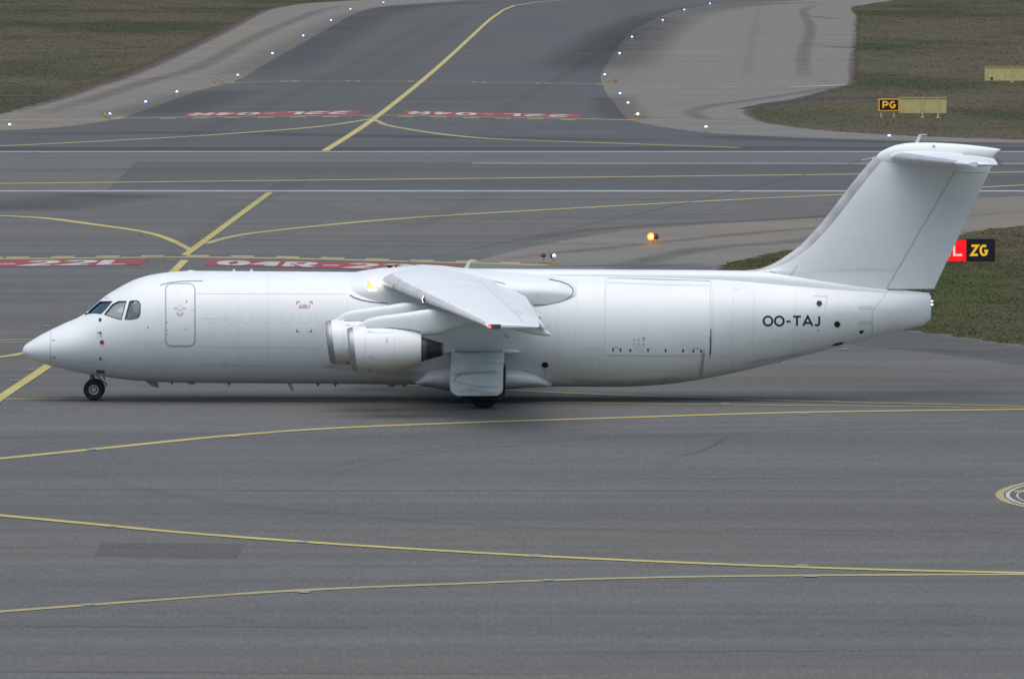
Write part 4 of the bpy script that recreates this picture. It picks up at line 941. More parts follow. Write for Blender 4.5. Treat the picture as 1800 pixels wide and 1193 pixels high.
for z in [zL[0], Z_(474.4), Z_(473.6), Z_(472), Z_(470), Z_(467), Z_(463.6), Z_(454.7), Z_(443.5), Z_(431), Z_(411), Z_(391), Z_(371), Z_(352), Z_(334), Z_(317), Z_(305), Z_(294), Z_(284), Z_(276)]:
    x0 = _fle(z); s_ = fin_sec(z, x0, x0 + LEW - .008, th(z), 8)
    rr.append([Vector((p.x, YC + (p.y - YC) * 1.03, p.z)) for p in s_])
b.rings(rr); fle_o = b.build('fin_leading_edge', mat('fin_boot_metal', (.47, .48, .48), .5, .3, var=.2, vscale=2), plane, smooth=60)
mk = MB()
for x, y in ((1375, 454), (1408, 430), (1448, 386)):
    z = Z_(y); x0 = _fle(z); c0 = fin_sec(z, x0, x0 + LEW, th(z), 6)[3:7]; c1 = fin_sec(z - .04, x0 + .03, x0 + LEW, th(z), 6)[3:7]
    mk.add([Vector((p.x, p.y - .012, p.z - .16 * (p.x - x0) / LEW)) for p in c0] + [Vector((p.x, p.y - .012, p.z - .16 * (p.x - x0) / LEW)) for p in c1], [(0, 1, 5, 4), (1, 2, 6, 5), (2, 3, 7, 6)])
mk.build('leading_edge_joint', SEAM, fle_o)
b = MB(); rr = []
for y in (507.5, 490, 460, 430, 400, 370, 340, 315, 304, 290, 278):
    z = Z_(y); rr.append(fin_sec(z, _frd(z) + .005, _fte(z), th(z)))
b.rings(rr); rud = b.build('rudder', WHITE, plane, smooth=50)
b = MB(); z0 = Z_(509.5); b.rings([[Vector((_frd(z0) + .02, YC - .14, z0)), Vector((_fte(z0) - .02, YC - .03, z0 - .15)), Vector((_fte(z0) - .02, YC + .03, z0 - .15)), Vector((_frd(z0) + .02, YC + .14, z0))], [Vector((_frd(z0) + .02, YC - .14, z0 + .03)), Vector((_fte(z0) - .02, YC - .03, z0 - .12)), Vector((_fte(z0) - .02, YC + .03, z0 - .12)), Vector((_frd(z0) + .02, YC + .14, z0 + .03))]]); b.build('rudder_gap_seal', DARKL, plane)
# fin panel joints
def finsurf(px, py, off, fair=None):
    p = P(px, py, YC - .2); z = p.z; x0, x1 = _fle(max(z, zL[0])), _fte(max(z, Z_(517))); u = min(max((p.x - x0) / (x1 - x0), 0), 1)
    hf = th(z) * 2.9 * (.2969 * math.sqrt(u) - .126 * u - .3516 * u * u + .2843 * u ** 3 - .1036 * u ** 4) / .29 * .5
    return Vector((p.x, YC - hf - off, z))
mk = MB()
for pl in ([(1676.5, 304), (1636, 373), (1600, 435), (1558, 508)], [(1382, 497), (1370, 485), (1355, 476)], [(1378, 496), (1392, 480), (1402, 466)], [(1676, 303), (1700, 304), (1735, 304.5)]): ribbon('', pl, .8, None, fin, .008, merge=mk, sf=finsurf)
mk.build('fin_joint', SEAM, fin)
# bullet fairing on top
CT = [(1538, 279, 279.8), (1541, 272.5, 288), (1546, 267.5, 292), (1553, 263.5, 293.5), (1562, 259.3, 294), (1573, 255.3, 294), (1590, 252, 292), (1612, 250.5, 290), (1640, 250.8, 289), (1670, 252.2, 288.5), (1700, 254.5, 288), (1725, 257.4, 286), (1742, 259.8, 282.5), (1750, 261, 272), (1757, 262.3, 263.5)]
b = MB(); rr = []
for px, t0, b0 in CT:
    zt, zb = Z_(t0), Z_(b0); w_ = .03 + .21 * min(1, ((px - 1537) / 40) ** .5) * (1 if px < 1690 else max(.18, 1 - (px - 1690) / 75)); zc = (zt + zb) / 2
    rr.append([Vector((X_(px) + (0), YC + w_ * (abs(math.cos(a)) ** .8) * (1 if math.cos(a) > 0 else -1), zc + (zt - zb) / 2 * math.sin(a))) for a in [math.tau * k / 24 for k in range(24)]])
b.rings(rr); b.build('fin_bullet_fairing', WHITE, plane, smooth=50)
# tailplane
TX0 = pchip([0, 5.55], [X_(1558), 14.12]); TX1 = pchip([0, 4.4, 5.55], [X_(1744), 15.08, 15.02]); TZ = lambda l: 7.73 - .004 * l
def tail_sec(l, c0, c1, s, k=1):
    x0, x1 = TX0(l), TX1(l); ch = x1 - x0; cs = [c for c in CU if c0 < c < c1]; cs = [c0] + cs + [c1]
    def f(c, up):
        yt = 5 * .125 * (.2969 * math.sqrt(c) - .126 * c - .3516 * c * c + .2843 * c ** 3 - .1036 * c ** 4) * ch * k
        return Vector((x0 + c * ch, YC + s * l, TZ(l) - .01 * c * ch + (yt if up else -yt)))
    return [f(c, True) for c in reversed(cs)] + [f(c, False) for c in (cs[1:] if c0 == 0 else cs)]
for s in (-1, 1):
    b = MB(); b.rings([tail_sec(l, 0, .70, s) for l in (0, 1, 2, 3, 4, 4.9)], cap1=False); b.rings([tail_sec(l, 0, .70, s) for l in (4.9, 5.3)]); st = b.build('tailplane', WHITE, plane, smooth=40)
    b = MB(); b.rings([tail_sec(l, .712, 1, s) for l in (.35, 1.5, 3, 4.95)]); el = b.build('elevator', WHITE, plane, smooth=40)
    b = MB(); b.rings([tail_sec(l, .30, 1.0, s, k) for l, k in ((5.31, 1.3), (5.45, 1.25), (5.53, .8), (5.56, .3))]); b.build('elevator_horn', WHITE, plane, smooth=50)
    b = MB(); b.rings([[p + Vector((-.006, 0, .003 if i < 5 else -.003)) for i, p in enumerate(tail_sec(l, 0, .10, s))] for l in (.35, 2, 3.6, 4.6)], cap0=False, cap1=False, closed=False); b.build('leading_edge', mat('dull_grey_leading_edge', (.50, .51, .54), .45, .3, var=.15, vscale=3), plane, smooth=60)
    b = MB(); b.rings([[p + Vector((-.02, 0, 0)) if abs(p.x - TX0(l)) < .05 else p for p in tail_sec(l, 0, .28, s, 1.25)] for l in (4.62, 5.0, 5.4, 5.5)]); b.build('tailplane_tip_cap', WHITE, plane, smooth=50)
    for l in (1.5, 2.6, 3.6, 4.4, 5.0, 5.4):
        q = MB(); q.tube((TX1(l) - .02, YC + s * l, TZ(l)), (TX1(l) + .16, YC + s * l, TZ(l) - .01), .008, .004, 5); q.build('static_wick', DARKL, plane)
    q = MB()
    for l, c in ((1.2, .30), (2.6, .32), (.9, .8), (1.9, .82), (3.0, .84), (3.9, .85)): q.box((TX0(l) + c * (TX1(l) - TX0(l)), YC + s * l, TZ(l) + .05 * 3.2 * (1 - c * .75) * .62), (.09, .07, .02))
    q.build('hinge_bracket', SEAMF, st)
# aerials on the fin and hull
def blade(name, pix, Y=YC, tk=.03, m=WHITE, parent=plane):
    b = MB(); pts = [P(x, y, Y) for x, y in pix]; b.rings([[p + Vector((0, -tk, 0)) for p in pts], [p + Vector((0, tk, 0)) for p in pts]]); return b.build(name, m, parent, smooth=0)
AER = mat('cream_aerial', (.62, .63, .60), .5)
blade('fin_aerial', [(1608, 251), (1614.5, 237.5), (1616, 236), (1629.5, 236), (1629.5, 237.6), (1619.5, 238), (1614.8, 251)], tk=.025, m=AER)
blade('blade_aerial', [(815, 472.5), (823.5, 458.3), (825.5, 456.8), (836.5, 456.6), (836.5, 458.2), (828, 459), (822.5, 473)], tk=.03, m=AER)
for pix in ([(408.5, 477.5), (410, 473), (411, 472), (412.5, 473.5), (414.5, 477.5)], [(438.5, 477.5), (440.5, 473), (441.5, 472), (443, 473.5), (446, 477.5)]): blade('spike_aerial', pix, m=WHITE)
for cx, y0, y1, hw in ((336, 478, 473.6, 10), (524, 480, 476.0, 16), (592, 481, 477.6, 17)):
    b = MB(); rr = []
    for i in range(9):
        c = i / 8; x = X_(cx + (c * 2 - 1) * hw); h = (Z_(y1) - Z_(y0)) * (math.sin(math.pi * min(max(c, .03), .97)) ** .5); rr.append([Vector((x, YC + .16 * math.cos(a) * math.sin(math.pi * min(max(c, .06), .94)) ** .5, Z_(y0) + h * max(0, math.sin(a)) - .02)) for a in [math.tau * k / 14 for k in range(14)]])
    b.rings(rr); b.build('dome_aerial', WHITE, plane, smooth=50)
for pix, m in (([(255, 669), (277.5, 671.5), (279.5, 681.5), (276, 681), (265, 677.5)], SEAM), ([(299, 671.5), (305.5, 671.5), (303.8, 675.5), (302, 675.5)], SEAM), ([(399, 672), (406, 672), (403.8, 677.5), (401.5, 677)], SEAM),
               ([(505.5, 673), (512, 673), (517.5, 687), (514.5, 688), (512.5, 687.5)], AER), ([(555, 674), (562, 674), (560, 678.5), (558, 678.5)], SEAM), ([(585, 674), (593, 674), (591, 679), (588.5, 679)], SEAM), ([(706, 675), (716, 675), (712.5, 680), (710, 680)], SEAM), ([(1366, 635), (1372, 634), (1370.5, 638), (1369, 638)], BLACKP)):
    blade('belly_aerial', pix, tk=.03, m=m)
for x0, x1, y1 in ((329, 346, 674.8), (680, 697, 679.5)):
    b = MB(); a, c = P(x0, 670, YC), P(x1, y1, YC); b.rings([[Vector((a.x, YC - .12, a.z)), Vector((c.x, YC - .12, a.z)), Vector((c.x, YC + .12, a.z)), Vector((a.x, YC + .12, a.z))], [Vector((a.x + .06, YC - .08, c.z)), Vector((c.x - .06, YC - .08, c.z)), Vector((c.x - .06, YC + .08, c.z)), Vector((a.x + .06, YC + .08, c.z))]]); b.build('belly_fairing_box', SEAM, plane)
b = MB(); p = P(685, 473, YC); b.lathe((p.x, YC, p.z - .05), (0, 0, 1), [(0, .09), (.06, .09), (.07, .05), (.1, .05), (.11, .085), (.17, .085), (.18, .05)], 14); b.build('wire_aerial_mast', BLACKP, plane)
b = MB(); p = P(696.5, 470, YC); b.lathe((p.x, YC, p.z - .05), (0, 0, 1), [(0, .045), (.08, .04), (.12, .02)], 12); b.build('beacon_lamp', REDH, plane)
b = MB(); a = P(685, 467, YC); c = P(1540, 276, YC); prev = a
for i in range(1, 21):
    t = i / 20; q = a.lerp(c, t) - Vector((0, 0, .32 * 4 * t * (1 - t) * .35)); b.tube(prev, q, .006, n=5); prev = q
b.build('wire_aerial', DARKL, plane)
b = MB(); e = P(1515, 281.7, YC); b.tube(e, c, .013, n=6); b.build('wire_insulator', AER, plane)
for y0, r in ((529, .022), (535, .032)):
    b = MB(); p = P(1636, y0, YC); b.lathe((p.x - .03, YC, p.z), (1, 0, 0), [(0, r), (.06, r), (.10, r * .7), (.12, .002)], 12); b.build('tail_lamp', GLOWS, plane)
p = surf(0, 0) if False else None
b = MB(); pp = [finsurf(x, y, .02) for x, y in circ(1639.5, 258, 0, 0, 3)]; 
b = MB(); b.add([Vector((X_(1639 + 3 * math.cos(k * math.tau / 12)), YC - .235, Z_(257 + 2 * math.sin(k * math.tau / 12)))) for k in range(12)], [tuple(range(12))]); b.build('fin_port', SEAM, plane, smooth=0)

# ---------------- undercarriage
stainmat2 = stainmat('door_grime', (.14, .13, .12), .3, (1.2, 3, 6), .3, .6)
def wheel(parent, c, r, wd, rimr, rm, name='wheel'):
    s = MB(); s.lathe((c[0], c[1] - wd * .3, c[2]), (0, 1, 0), [(0, rimr * .8), (wd * .6, rimr * .8)], 20); hub = s.build(name, RIMD, parent)
    t = MB(); w2 = wd / 2; sq = 1.05 if r > .4 else 1.02; rr0 = r; r = r * sq
    t.lathe((c[0], c[1], c[2]), (0, 1, 0), [(-w2 * .8, rimr), (-w2, rimr * 1.15), (-w2, r * .82), (-w2 * .9, r * .93), (-w2 * .6, r * .985), (-w2 * .3, r), (w2 * .3, r), (w2 * .6, r * .985), (w2 * .9, r * .93), (w2, r * .82), (w2, rimr * 1.15), (w2 * .8, rimr)], 48, cap0=False, cap1=False); t.v = [(v[0], v[1] + (0 if v[2] > GZ + .06 else (.12 if v[1] > c[1] else -.12) * w2), max(v[2], GZ)) for v in t.v]; t.build('tyre', TYRE, hub, smooth=50)
    m = MB(); m.lathe((c[0], c[1], c[2]), (0, 1, 0), [(-w2 * .9, rimr * 1.02), (-w2 * .95, rimr * .9), (-w2 * .55, rimr * .72), (-w2 * .5, rimr * .5), (-w2 * .85, rimr * .42), (-w2 * .9, rimr * .2), (-w2 * .9, .001)], 32, cap0=False); m.lathe((c[0], c[1], c[2]), (0, 1, 0), [(w2 * .9, rimr * 1.02), (w2 * .95, rimr * .9), (w2 * .55, rimr * .72), (w2 * .5, rimr * .5), (w2 * .85, rimr * .3), (w2 * .9, .001)], 32, cap0=False)
    for k in range(8):
        a = k * math.tau / 8; m.tube((c[0] + rimr * .33 * math.cos(a), c[1] - w2 * .9, c[2] + rimr * .33 * math.sin(a)), (c[0] + rimr * .33 * math.cos(a), c[1] - w2 * .9 - .008, c[2] + rimr * .33 * math.sin(a)), .012, n=6, mi=0)
    m.build('rim', rm, hub, smooth=40)
GZ = .024
nx = X_(165.2); nr = .325
b = MB(); zt = Z_(655)
b.tube((nx - .02, YC, GZ + nr), (nx - .10, YC, zt + .3), .055, .075, 14); b.tube((nx - .04, YC, GZ + nr + .25), (nx - .10, YC, zt + .3), .08, .085, 14)
b.tube((nx, YC - .25, GZ + nr), (nx, YC + .25, GZ + nr), .045, n=12)
b.tube((nx + .02, YC, GZ + nr + .30), (nx + .24, YC, GZ + nr + .14), .022, n=8); b.tube((nx + .24, YC, GZ + nr + .14), (nx + .03, YC, GZ + nr + .02), .022, n=8)
b.tube((nx + .02, YC - .1, zt - .02), (nx + .42, YC - .1, Z_(676)), .020, n=8); b.tube((nx + .42, YC - .1, Z_(676)), (nx + .30, YC - .1, Z_(679.5)), .018, n=8)
b.tube((nx - .2, YC - .12, zt), (nx - .2, YC + .12, zt), .03, n=8); b.tube((nx - .02, YC, zt), (nx + .28, YC, zt - .0), .03, n=8); b.tube((nx + .28, YC, zt), (nx + .33, YC, Z_(668)), .02, n=8)
ng_ = b.build('nose_gear', STEEL, plane)
for s in (-1, 1): wheel(ng_, (nx, YC + s * .19, GZ + nr), nr, .19, .155, RIMM)
patch('nose_gear_vent', [(169, 649.5), (184, 650.5), (184.5, 656), (170, 656)], mat('vent_grille', (.18, .20, .22), .6), off=.008, cell=20)
ribbon('gear_door_joint', [(171, 652.5), (183, 653.5)], .9, BLACKP, plane, .012)
mx_ = P(850.5, 690, 199.9).x; mr = .50
for s in (-1, 1):
    b = MB(); yi = YC + s * 2.85
    b.tube((mx_, yi - .40, GZ + mr), (mx_, yi + .40, GZ + mr), .07, n=12); b.tube((mx_, yi, GZ + mr), (mx_ + .02, YC + s * 1.35, 1.35), .10, .12, 14)
    b.tube((mx_ + .05, yi, GZ + mr + .05), (mx_ - .55, yi + s * .05, .36), .05, n=8); b.box((mx_ - .62, yi, .37), (.34, .22, .14)); b.tube((mx_ - .6, YC + s * 1.4, 1.3), (mx_, yi, GZ + mr + .3), .05, n=8); b.tube((mx_ + .45, YC + s * 1.4, 1.3), (mx_ + .05, yi, GZ + mr + .3), .05, n=8)
    mg = b.build('main_gear', STEEL, plane)
    for k in (-.29, .29): wheel(mg, (mx_, yi + k, GZ + mr), mr, .28, .235, RIMD)
    # big door that swings out with the leg: hinge high on the hull, lower edge outboard
    y_top, y_bot = 201.12, 199.0
    def dp(px, py, off=0):
        k = (py - 617) / (695 - 617); Yp = y_top + (y_bot - y_top) * (max(0, k) ** .5); p = P(px, py, Yp); n = Vector((0, -.72, .69))
        p = p + n * off
        if s > 0: p.y = 2 * YC - p.y
        return p
    OUT = [(796, 617), (884, 617), (886.5, 623), (886, 631), (884.5, 650), (884, 680), (883.5, 686), (880, 691.5), (874, 694.6), (840, 695.3), (803, 695), (797.5, 692), (792.5, 687), (791, 680), (791.3, 655), (793.5, 628), (794, 621)]
    bm = bmesh.new(); vs = [bm.verts.new((x, y, 0)) for x, y in OUT]; bm.faces.new(vs)
    for i in range(1, 12): bmesh.ops.bisect_plane(bm, geom=bm.verts[:] + bm.edges[:] + bm.faces[:], plane_co=(0, 617 + 6.5 * i, 0), plane_no=(0, 1, 0))
    v2 = {}; bb = MB(); idx = {v: i for i, v in enumerate(bm.verts)}; n = len(idx); vl = list(bm.verts)
    front = [dp(v.co.x, v.co.y, .02) for v in vl]; back = [dp(v.co.x, v.co.y, -.03) for v in vl]
    fs = [tuple(idx[v] for v in f.verts) for f in bm.faces]; fs += [tuple(idx[v] + n for v in reversed(f.verts)) for f in bm.faces]
    fs += [(idx[e.verts[0]], idx[e.verts[1]], idx[e.verts[1]] + n, idx[e.verts[0]] + n) for e in bm.edges if e.is_boundary]
    bb.add(front + back, fs); bm.free(); gd = bb.build('main_gear_door', DOORW, plane, smooth=40)
    # near-black panel just behind it, showing as a strip past its aft edge
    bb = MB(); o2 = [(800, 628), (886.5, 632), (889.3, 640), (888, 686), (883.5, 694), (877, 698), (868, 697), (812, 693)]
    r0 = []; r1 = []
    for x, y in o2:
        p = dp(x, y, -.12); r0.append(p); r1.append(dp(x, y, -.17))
    bb.rings([r0, r1]); bb.build('dark_gear_panel', mat('dark_inner_panel', (.02, .022, .025), .7), plane, smooth=0)
    mk = MB()
    ribbon('', [(799, 618.5), (884, 618.5)], .9, None, gd, .024, merge=mk, sf=lambda px, py, off, f=None: dp(px, py, off)); mk.build('door_hinge_line', DARKL, gd)
    for st_, wd_ in (([(793, 660), (815, 657), (850, 655), (883, 654)], 2.2), ([(794, 664), (800, 670), (830, 678), (860, 681), (883, 681)], 1.4), ([(808, 620.5), (835, 620.5)], 1.6), ([(842, 692.5), (868, 691.5), (878, 688)], 1.6), ([(796, 676), (802, 663), (812, 660)], 1.5)):
        
        if s < 0:
            L_, R_ = strip2d(smooth_poly(st_, 5), wd_ * 3); faded('grime_streak', [dp(p.x, p.y, .026) for p in L_], [dp(p.x, p.y, .026) for p in R_], stainmat2, gd)
    # hinge pods fore and aft
    for (x0, x1, ya, r0_, r1_) in ((777, 799, 617.5, .085, .085), (883.5, 916, 618.3, .085, .005)):
        q = MB(); a = P(x0, ya, 201.25); c = P(x1, ya, 201.25); yy = 201.22 if s < 0 else 2 * YC - 201.22; L = c.x - a.x
        prof = [(0, r0_ * .9), (.02, r0_), (L * .45, r0_), (L * .75, r0_ * .75 if r1_ < .05 else r0_), (L * .92, r0_ * .35 if r1_ < .05 else r0_), (L, max(r1_, .004))]
        q.lathe((a.x, yy, a.z), (1, 0, 0), prof, 16); q.build('door_hinge_pod', WHITE_D, plane, smooth=60)
# belly sponson
SPN = [(730, 667, 671, 669, .9), (738, 661, 674, 667, 1.20), (752, 647, 675.5, 662, 1.46), (770, 641.5, 679.5, 662, 1.60), (790, 638.6, 683, 662, 1.68), (820, 637, 684, 662, 1.72), (850, 637, 684, 662, 1.72), (886, 638, 681.5, 662, 1.68), (905, 640, 679.5, 662, 1.62), (925, 645, 677.8, 663, 1.50), (945, 652, 677, 665, 1.34), (960, 661, 677, 670, 1.12), (970, 669, 676.5, 673, .8)]
b = MB(); sx2 = [X_(a[0]) for a in SPN]; F4 = [pchip(sx2, [Z_(a[k]) for a in SPN]) for k in (1, 2, 3)]; FW = pchip(sx2, [a[4] for a in SPN])
def sp_ring(x):
    zt, zb, zc, w_ = F4[0](x), F4[1](x), F4[2](x), FW(x) + .12; out = []
    for k in range(48):
        a = math.tau * k / 48; c, sn = math.cos(a), math.sin(a); out.append(Vector((x, YC - w_ * abs(c) ** .42 * (1 if c > 0 else -1), zc + ((zt - zc) if sn > 0 else (zc - zb)) * abs(sn) ** .9 * (1 if sn > 0 else -1))))
    return out
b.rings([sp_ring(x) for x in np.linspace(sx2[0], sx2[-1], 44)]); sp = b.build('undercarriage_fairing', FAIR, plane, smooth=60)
ribbon('fairing_seal', [(886, 647.2), (905, 649.2), (925, 653), (938, 657), (949, 660.5)], 1.2, DARKL, sp, .01, fair=False)
ribbon('fairing_seal', [(765, 652.0), (775, 649.5), (790, 647)], 1.0, DARKL, sp, .01, fair=False)

# ---------------- crew
def person(c, face, label, hair, shirt, arm):
    root = empty('person', (c.x, c.y, c.z - .55), label, 'person')
    bm = bmesh.new(); lay = bm.verts.layers.skin.verify(); V = {}
    def v(n, x, y, z, r): q = bm.verts.new((x, y, z)); q[lay].radius = (r, r * 1.0); V[n] = q
    v('pel', .02, 0, .02, .15); v('bel', .0, 0, .20, .15); v('chest', -.02, 0, .40, .17); v('neck', -.02, 0, .56, .065); v('nk2', -.03, 0, .63, .055)
    v('kl', -.42, -.12, .06, .085); v('kr', -.42, .12, .06, .085); v('fl', -.48, -.12, -.30, .06); v('fr', -.48, .12, -.30, .06)
    v('sl', -.02, -.19, .47, .075); v('el', -.14, -.25, .22, .052); v('hl', arm, -.20, .26, .036); v('sr', -.02, .19, .47, .075); v('er', -.10, .25, .20, .052); v('hr', -.34, .16, .20, .036)
    for a, b_ in (('pel', 'bel'), ('bel', 'chest'), ('chest', 'neck'), ('neck', 'nk2'), ('pel', 'kl'), ('pel', 'kr'), ('kl', 'fl'), ('kr', 'fr'), ('chest', 'sl'), ('sl', 'el'), ('el', 'hl'), ('chest', 'sr'), ('sr', 'er'), ('er', 'hr')): bm.edges.new((V[a], V[b_]))
    V['pel'][lay].use_root = True
    me = bpy.data.meshes.new('body'); bm.to_mesh(me); bm.free(); o = bpy.data.objects.new('body', me); COL.objects.link(o); o.parent = root
    o.modifiers.new('s', 'SKIN'); o.modifiers.new('u', 'SUBSURF').levels = 2; bpy.context.view_layer.update()
    m2 = bpy.data.meshes.new_from_object(o.evaluated_get(bpy.context.evaluated_depsgraph_get())); o.modifiers.clear(); o.data = m2; m2.materials.clear(); m2.materials.append(shirt)
    for p in m2.polygons: p.use_smooth = True
    hb = MB(); org = Vector((c.x, c.y, c.z - .55)); hc = org + Vector((-.05, 0, .74))
    rr = []
    for i in range(13):
        a = math.pi * i / 12 - math.pi / 2; rr.append([hc + Vector((.095 * math.cos(a) * math.cos(t_) * 1.0 - (.014 if abs(math.sin(a)) < .5 and math.cos(t_) < -.9 else 0), .075 * math.cos(a) * math.sin(t_), .115 * math.sin(a))) for t_ in [math.tau * k / 16 for k in range(16)]])
    hb.rings(rr); hb.tube(hc + Vector((-.09, 0, .015)), hc + Vector((-.118, 0, -.02)), .006, .013, 6); hb.box(hc + Vector((-.088, 0, -.055)), (.012, .035, .010)); 
    for sy in (-1, 1): hb.lathe(hc + Vector((0, sy * .072, -.005)), (0, sy, 0), [(0, .02), (.012, .022), (.016, .01)], 8)
    hb.build('head', SKIN, root, smooth=60)
    hh = MB(); hh.rings([[hc + Vector((.012 + .098 * 1.04 * math.cos(a) * math.cos(t_), .082 * math.cos(a) * math.sin(t_), .012 + .118 * math.sin(a) * 1.05)) for t_ in [math.tau * k / 16 for k in range(16)]] for a in [R(12 + 78 * i / 6) for i in range(7)]]); hh.build('hair', hair, root, smooth=60)
    hs_ = MB(); hs_.lathe(hc + Vector((0, -.08, 0)), (0, -1, 0), [(0, .035), (.03, .035)], 12); hs_.build('headset', SEATM, root)
person(P(232, 546, YC - .50), 0, 'pilot in a beige shirt and headset at the cockpit side window', HAIR, SHIRT, -.46)
person(P(222, 546, YC + .50), 0, 'farther pilot in a beige shirt seen through the cockpit glass', HAIR, SHIRT, -.40)

# ================================================================== AIRFIELD FITTINGS
def copy_tree(o):
    c = o.copy(); COL.objects.link(c)
    for ch in o.children:
        d = ch.copy(); COL.objects.link(d); d.parent = c
        for g_ in ch.children:
            e = g_.copy(); COL.objects.link(e); e.parent = d
    return c
def edge_light(p, label):
    r = empty('taxiway_edge_light', p, label, 'edge light', 'blue taxiway edge lights'); x, y, z = p
    b = MB(); b.lathe((x, y, z), (0, 0, 1), [(0, .17), (.02, .17), (.03, .07)], 14); b.build('base_plate', YPAINT, r)
    b = MB(); b.lathe((x, y, z + .02), (0, 0, 1), [(0, .055), (.24, .05)], 10); b.build('stem', YPAINT, r)
    b = MB(); b.lathe((x, y, z + .26), (0, 0, 1), [(0, .08), (.03, .11), (.07, .11)], 14, cap1=False); b.build('lamp_collar', BLUER, r)
    b = MB(); b.lathe((x, y, z + .33), (0, 0, 1), [(0, .10), (.05, .095), (.08, .06), (.095, .001)], 14, cap0=True); b.build('lamp_lens', BLUEL, r)
    return r
EL = [((17, 228), 'blue-lit edge light furthest left, in front of the far grass'), ((193, 209), 'blue-lit edge light just right of the pale twin guard lamps at far left'), ((256, 187), 'blue-lit edge light on the pale left shoulder, first above the twin guard lamps'),
      ((311, 169), 'blue-lit edge light on the left shoulder, second above the twin guard lamps'), ((418, 139), 'blue-lit edge light where the dark taxiway corner meets the dashed line at left'), ((479, 101), 'blue-lit edge light on the left shoulder, first beyond the dashed line corner'),
      ((533, 69), 'blue-lit edge light on the left shoulder, second beyond the dashed line'), ((582, 41), 'blue-lit edge light on the left shoulder, third beyond the dashed line'), ((616, 21), 'blue-lit edge light on the left shoulder, second from the top of the picture'), ((674, 9), 'blue-lit edge light topmost on the left side of the far taxiway'),
      ((1248, 11), 'blue-lit edge light topmost on the right side of the far taxiway'), ((1203, 22), 'blue-lit edge light second from the top on the right curve'), ((1165, 41), 'blue-lit edge light third from the top on the right curve'), ((1111, 71), 'blue-lit edge light fourth from the top on the right curve'),
      ((1089, 101), 'blue-lit edge light fifth from the top on the right curve'), ((1063, 138), 'blue-lit edge light beside the twin lamps at the innermost point of the right curve'), ((1090, 172), 'blue-lit edge light first below the twin lamps on the right curve'), ((1104, 189), 'blue-lit edge light just above the orange guard lamps at right'),
      ((1241, 232), 'blue-lit edge light on the right shoulder just below the brown track loop'), ((1563, 248), 'blue-lit edge light directly above the tail of the aircraft'), ((974, 464), 'blue-lit edge light behind the aircraft spine beside the red lamps')]
proto = None
for (px, py), lab in EL:
    p = G(px, py); p.z = .024 if py > 100 else .01
    if proto is None: proto = edge_light(p, lab); cur = proto
    else: cur = copy_tree(proto); cur.location = p; cur['label'] = lab
    if py < 120: cur.scale = (1.2, 1.2, 1.2)
    if 400 < py: cur.scale = (.75, .75, 1)
def guard_lamp(p, label, cat, body, face, r=.14, h=.34, group='runway guard lamps', base=YPAINT, lit=False, side=0):
    root = empty('guard_lamp', p, label, cat, group); x, y, z = p
    b = MB(); b.lathe((x, y, z), (0, 0, 1), [(0, .20), (.02, .20)], 14); b.build('base_plate', base, root)
    b = MB(); b.lathe((x, y, z + .02), (0, 0, 1), [(0, .045), (h - .1, .04)], 10); b.build('stem', base, root)
    b = MB(); b.lathe((x, y + .02, z + h), (0, -1, 0), [(-.18, r * .5), (-.12, r * .9), (0, r), (.05, r * 1.08), (.05, r * .95)], 20); b.build('lamp_housing', body, root)
    b = MB(); b.lathe((x, y - .025, z + h), (0, -1, 0), [(0, r * (.55 if face is AMBL else .95)), (.03, r * .5), (.045, .002)], 20, cap0=False); b.build('lamp_lens', face, root)
    return root
for (px, py), lab, body, face, r in (
    ((377, 147), 'left one of the two pale lamps by the dashed line on the left shoulder', DBROWN, PALEY, .19), ((390, 147), 'right one of the two pale lamps by the dashed line on the left shoulder', DBROWN, PALEY, .19),
    ((184.5, 208), 'left one of the two pale guard lamps near the far left hold line', DBROWN, PALEY, .18), ((191, 210), 'right one of the two pale guard lamps near the far left hold line', DBROWN, PALEY, .15),
    ((1068, 147), 'dull lamp nearer the taxiway in the pair at the right curve', DBROWN, PALEY, .17), ((1081, 147), 'orange lamp farther out in the pair at the right curve', DBROWN, mat('amber_glass', (.5, .25, .06), .4), .17),
    ((1117, 210), 'left one of the orange guard lamps at the right end of the far hold line', YPAINT, mat('amber_glass', (.5, .25, .06), .4), .17), ((1124, 210), 'right one of the orange guard lamps at the right end of the far hold line', YPAINT, mat('amber_glass', (.5, .25, .06), .4), .17),
    ((955, 462), 'red glass lamp standing left of the other, above the aircraft spine', DBROWN, REDH, .10), ((971, 463), 'red glass lamp under the blue one, above the aircraft spine', DBROWN, REDH, .10),
    ((1144.5, 428), 'brightly lit amber guard lamp behind the aircraft', AMBR, AMBL, .17), ((1152.5, 428), 'dark unlit amber lamp right beside the brightly lit one', DBROWN, mat('dull_amber_glass', (.16, .05, .02), .4), .14)):
    p = G(px, py); p.z = .022; k = guard_lamp(p, lab, 'guard lamp', body, face, r, .30 if py > 300 else .26)
# white light spot on top of the orange guard lamps
b = MB(); p = G(1121, 210); b.lathe((p.x, p.y - .1, .42), (0, -1, 0), [(0, .10), (.03, .07), (.04, .002)], 14); o = b.build('lit_lamp', BLUEL); tag(o, 'small white lit lamp on top of the orange guard lamps at right', 'lamp')

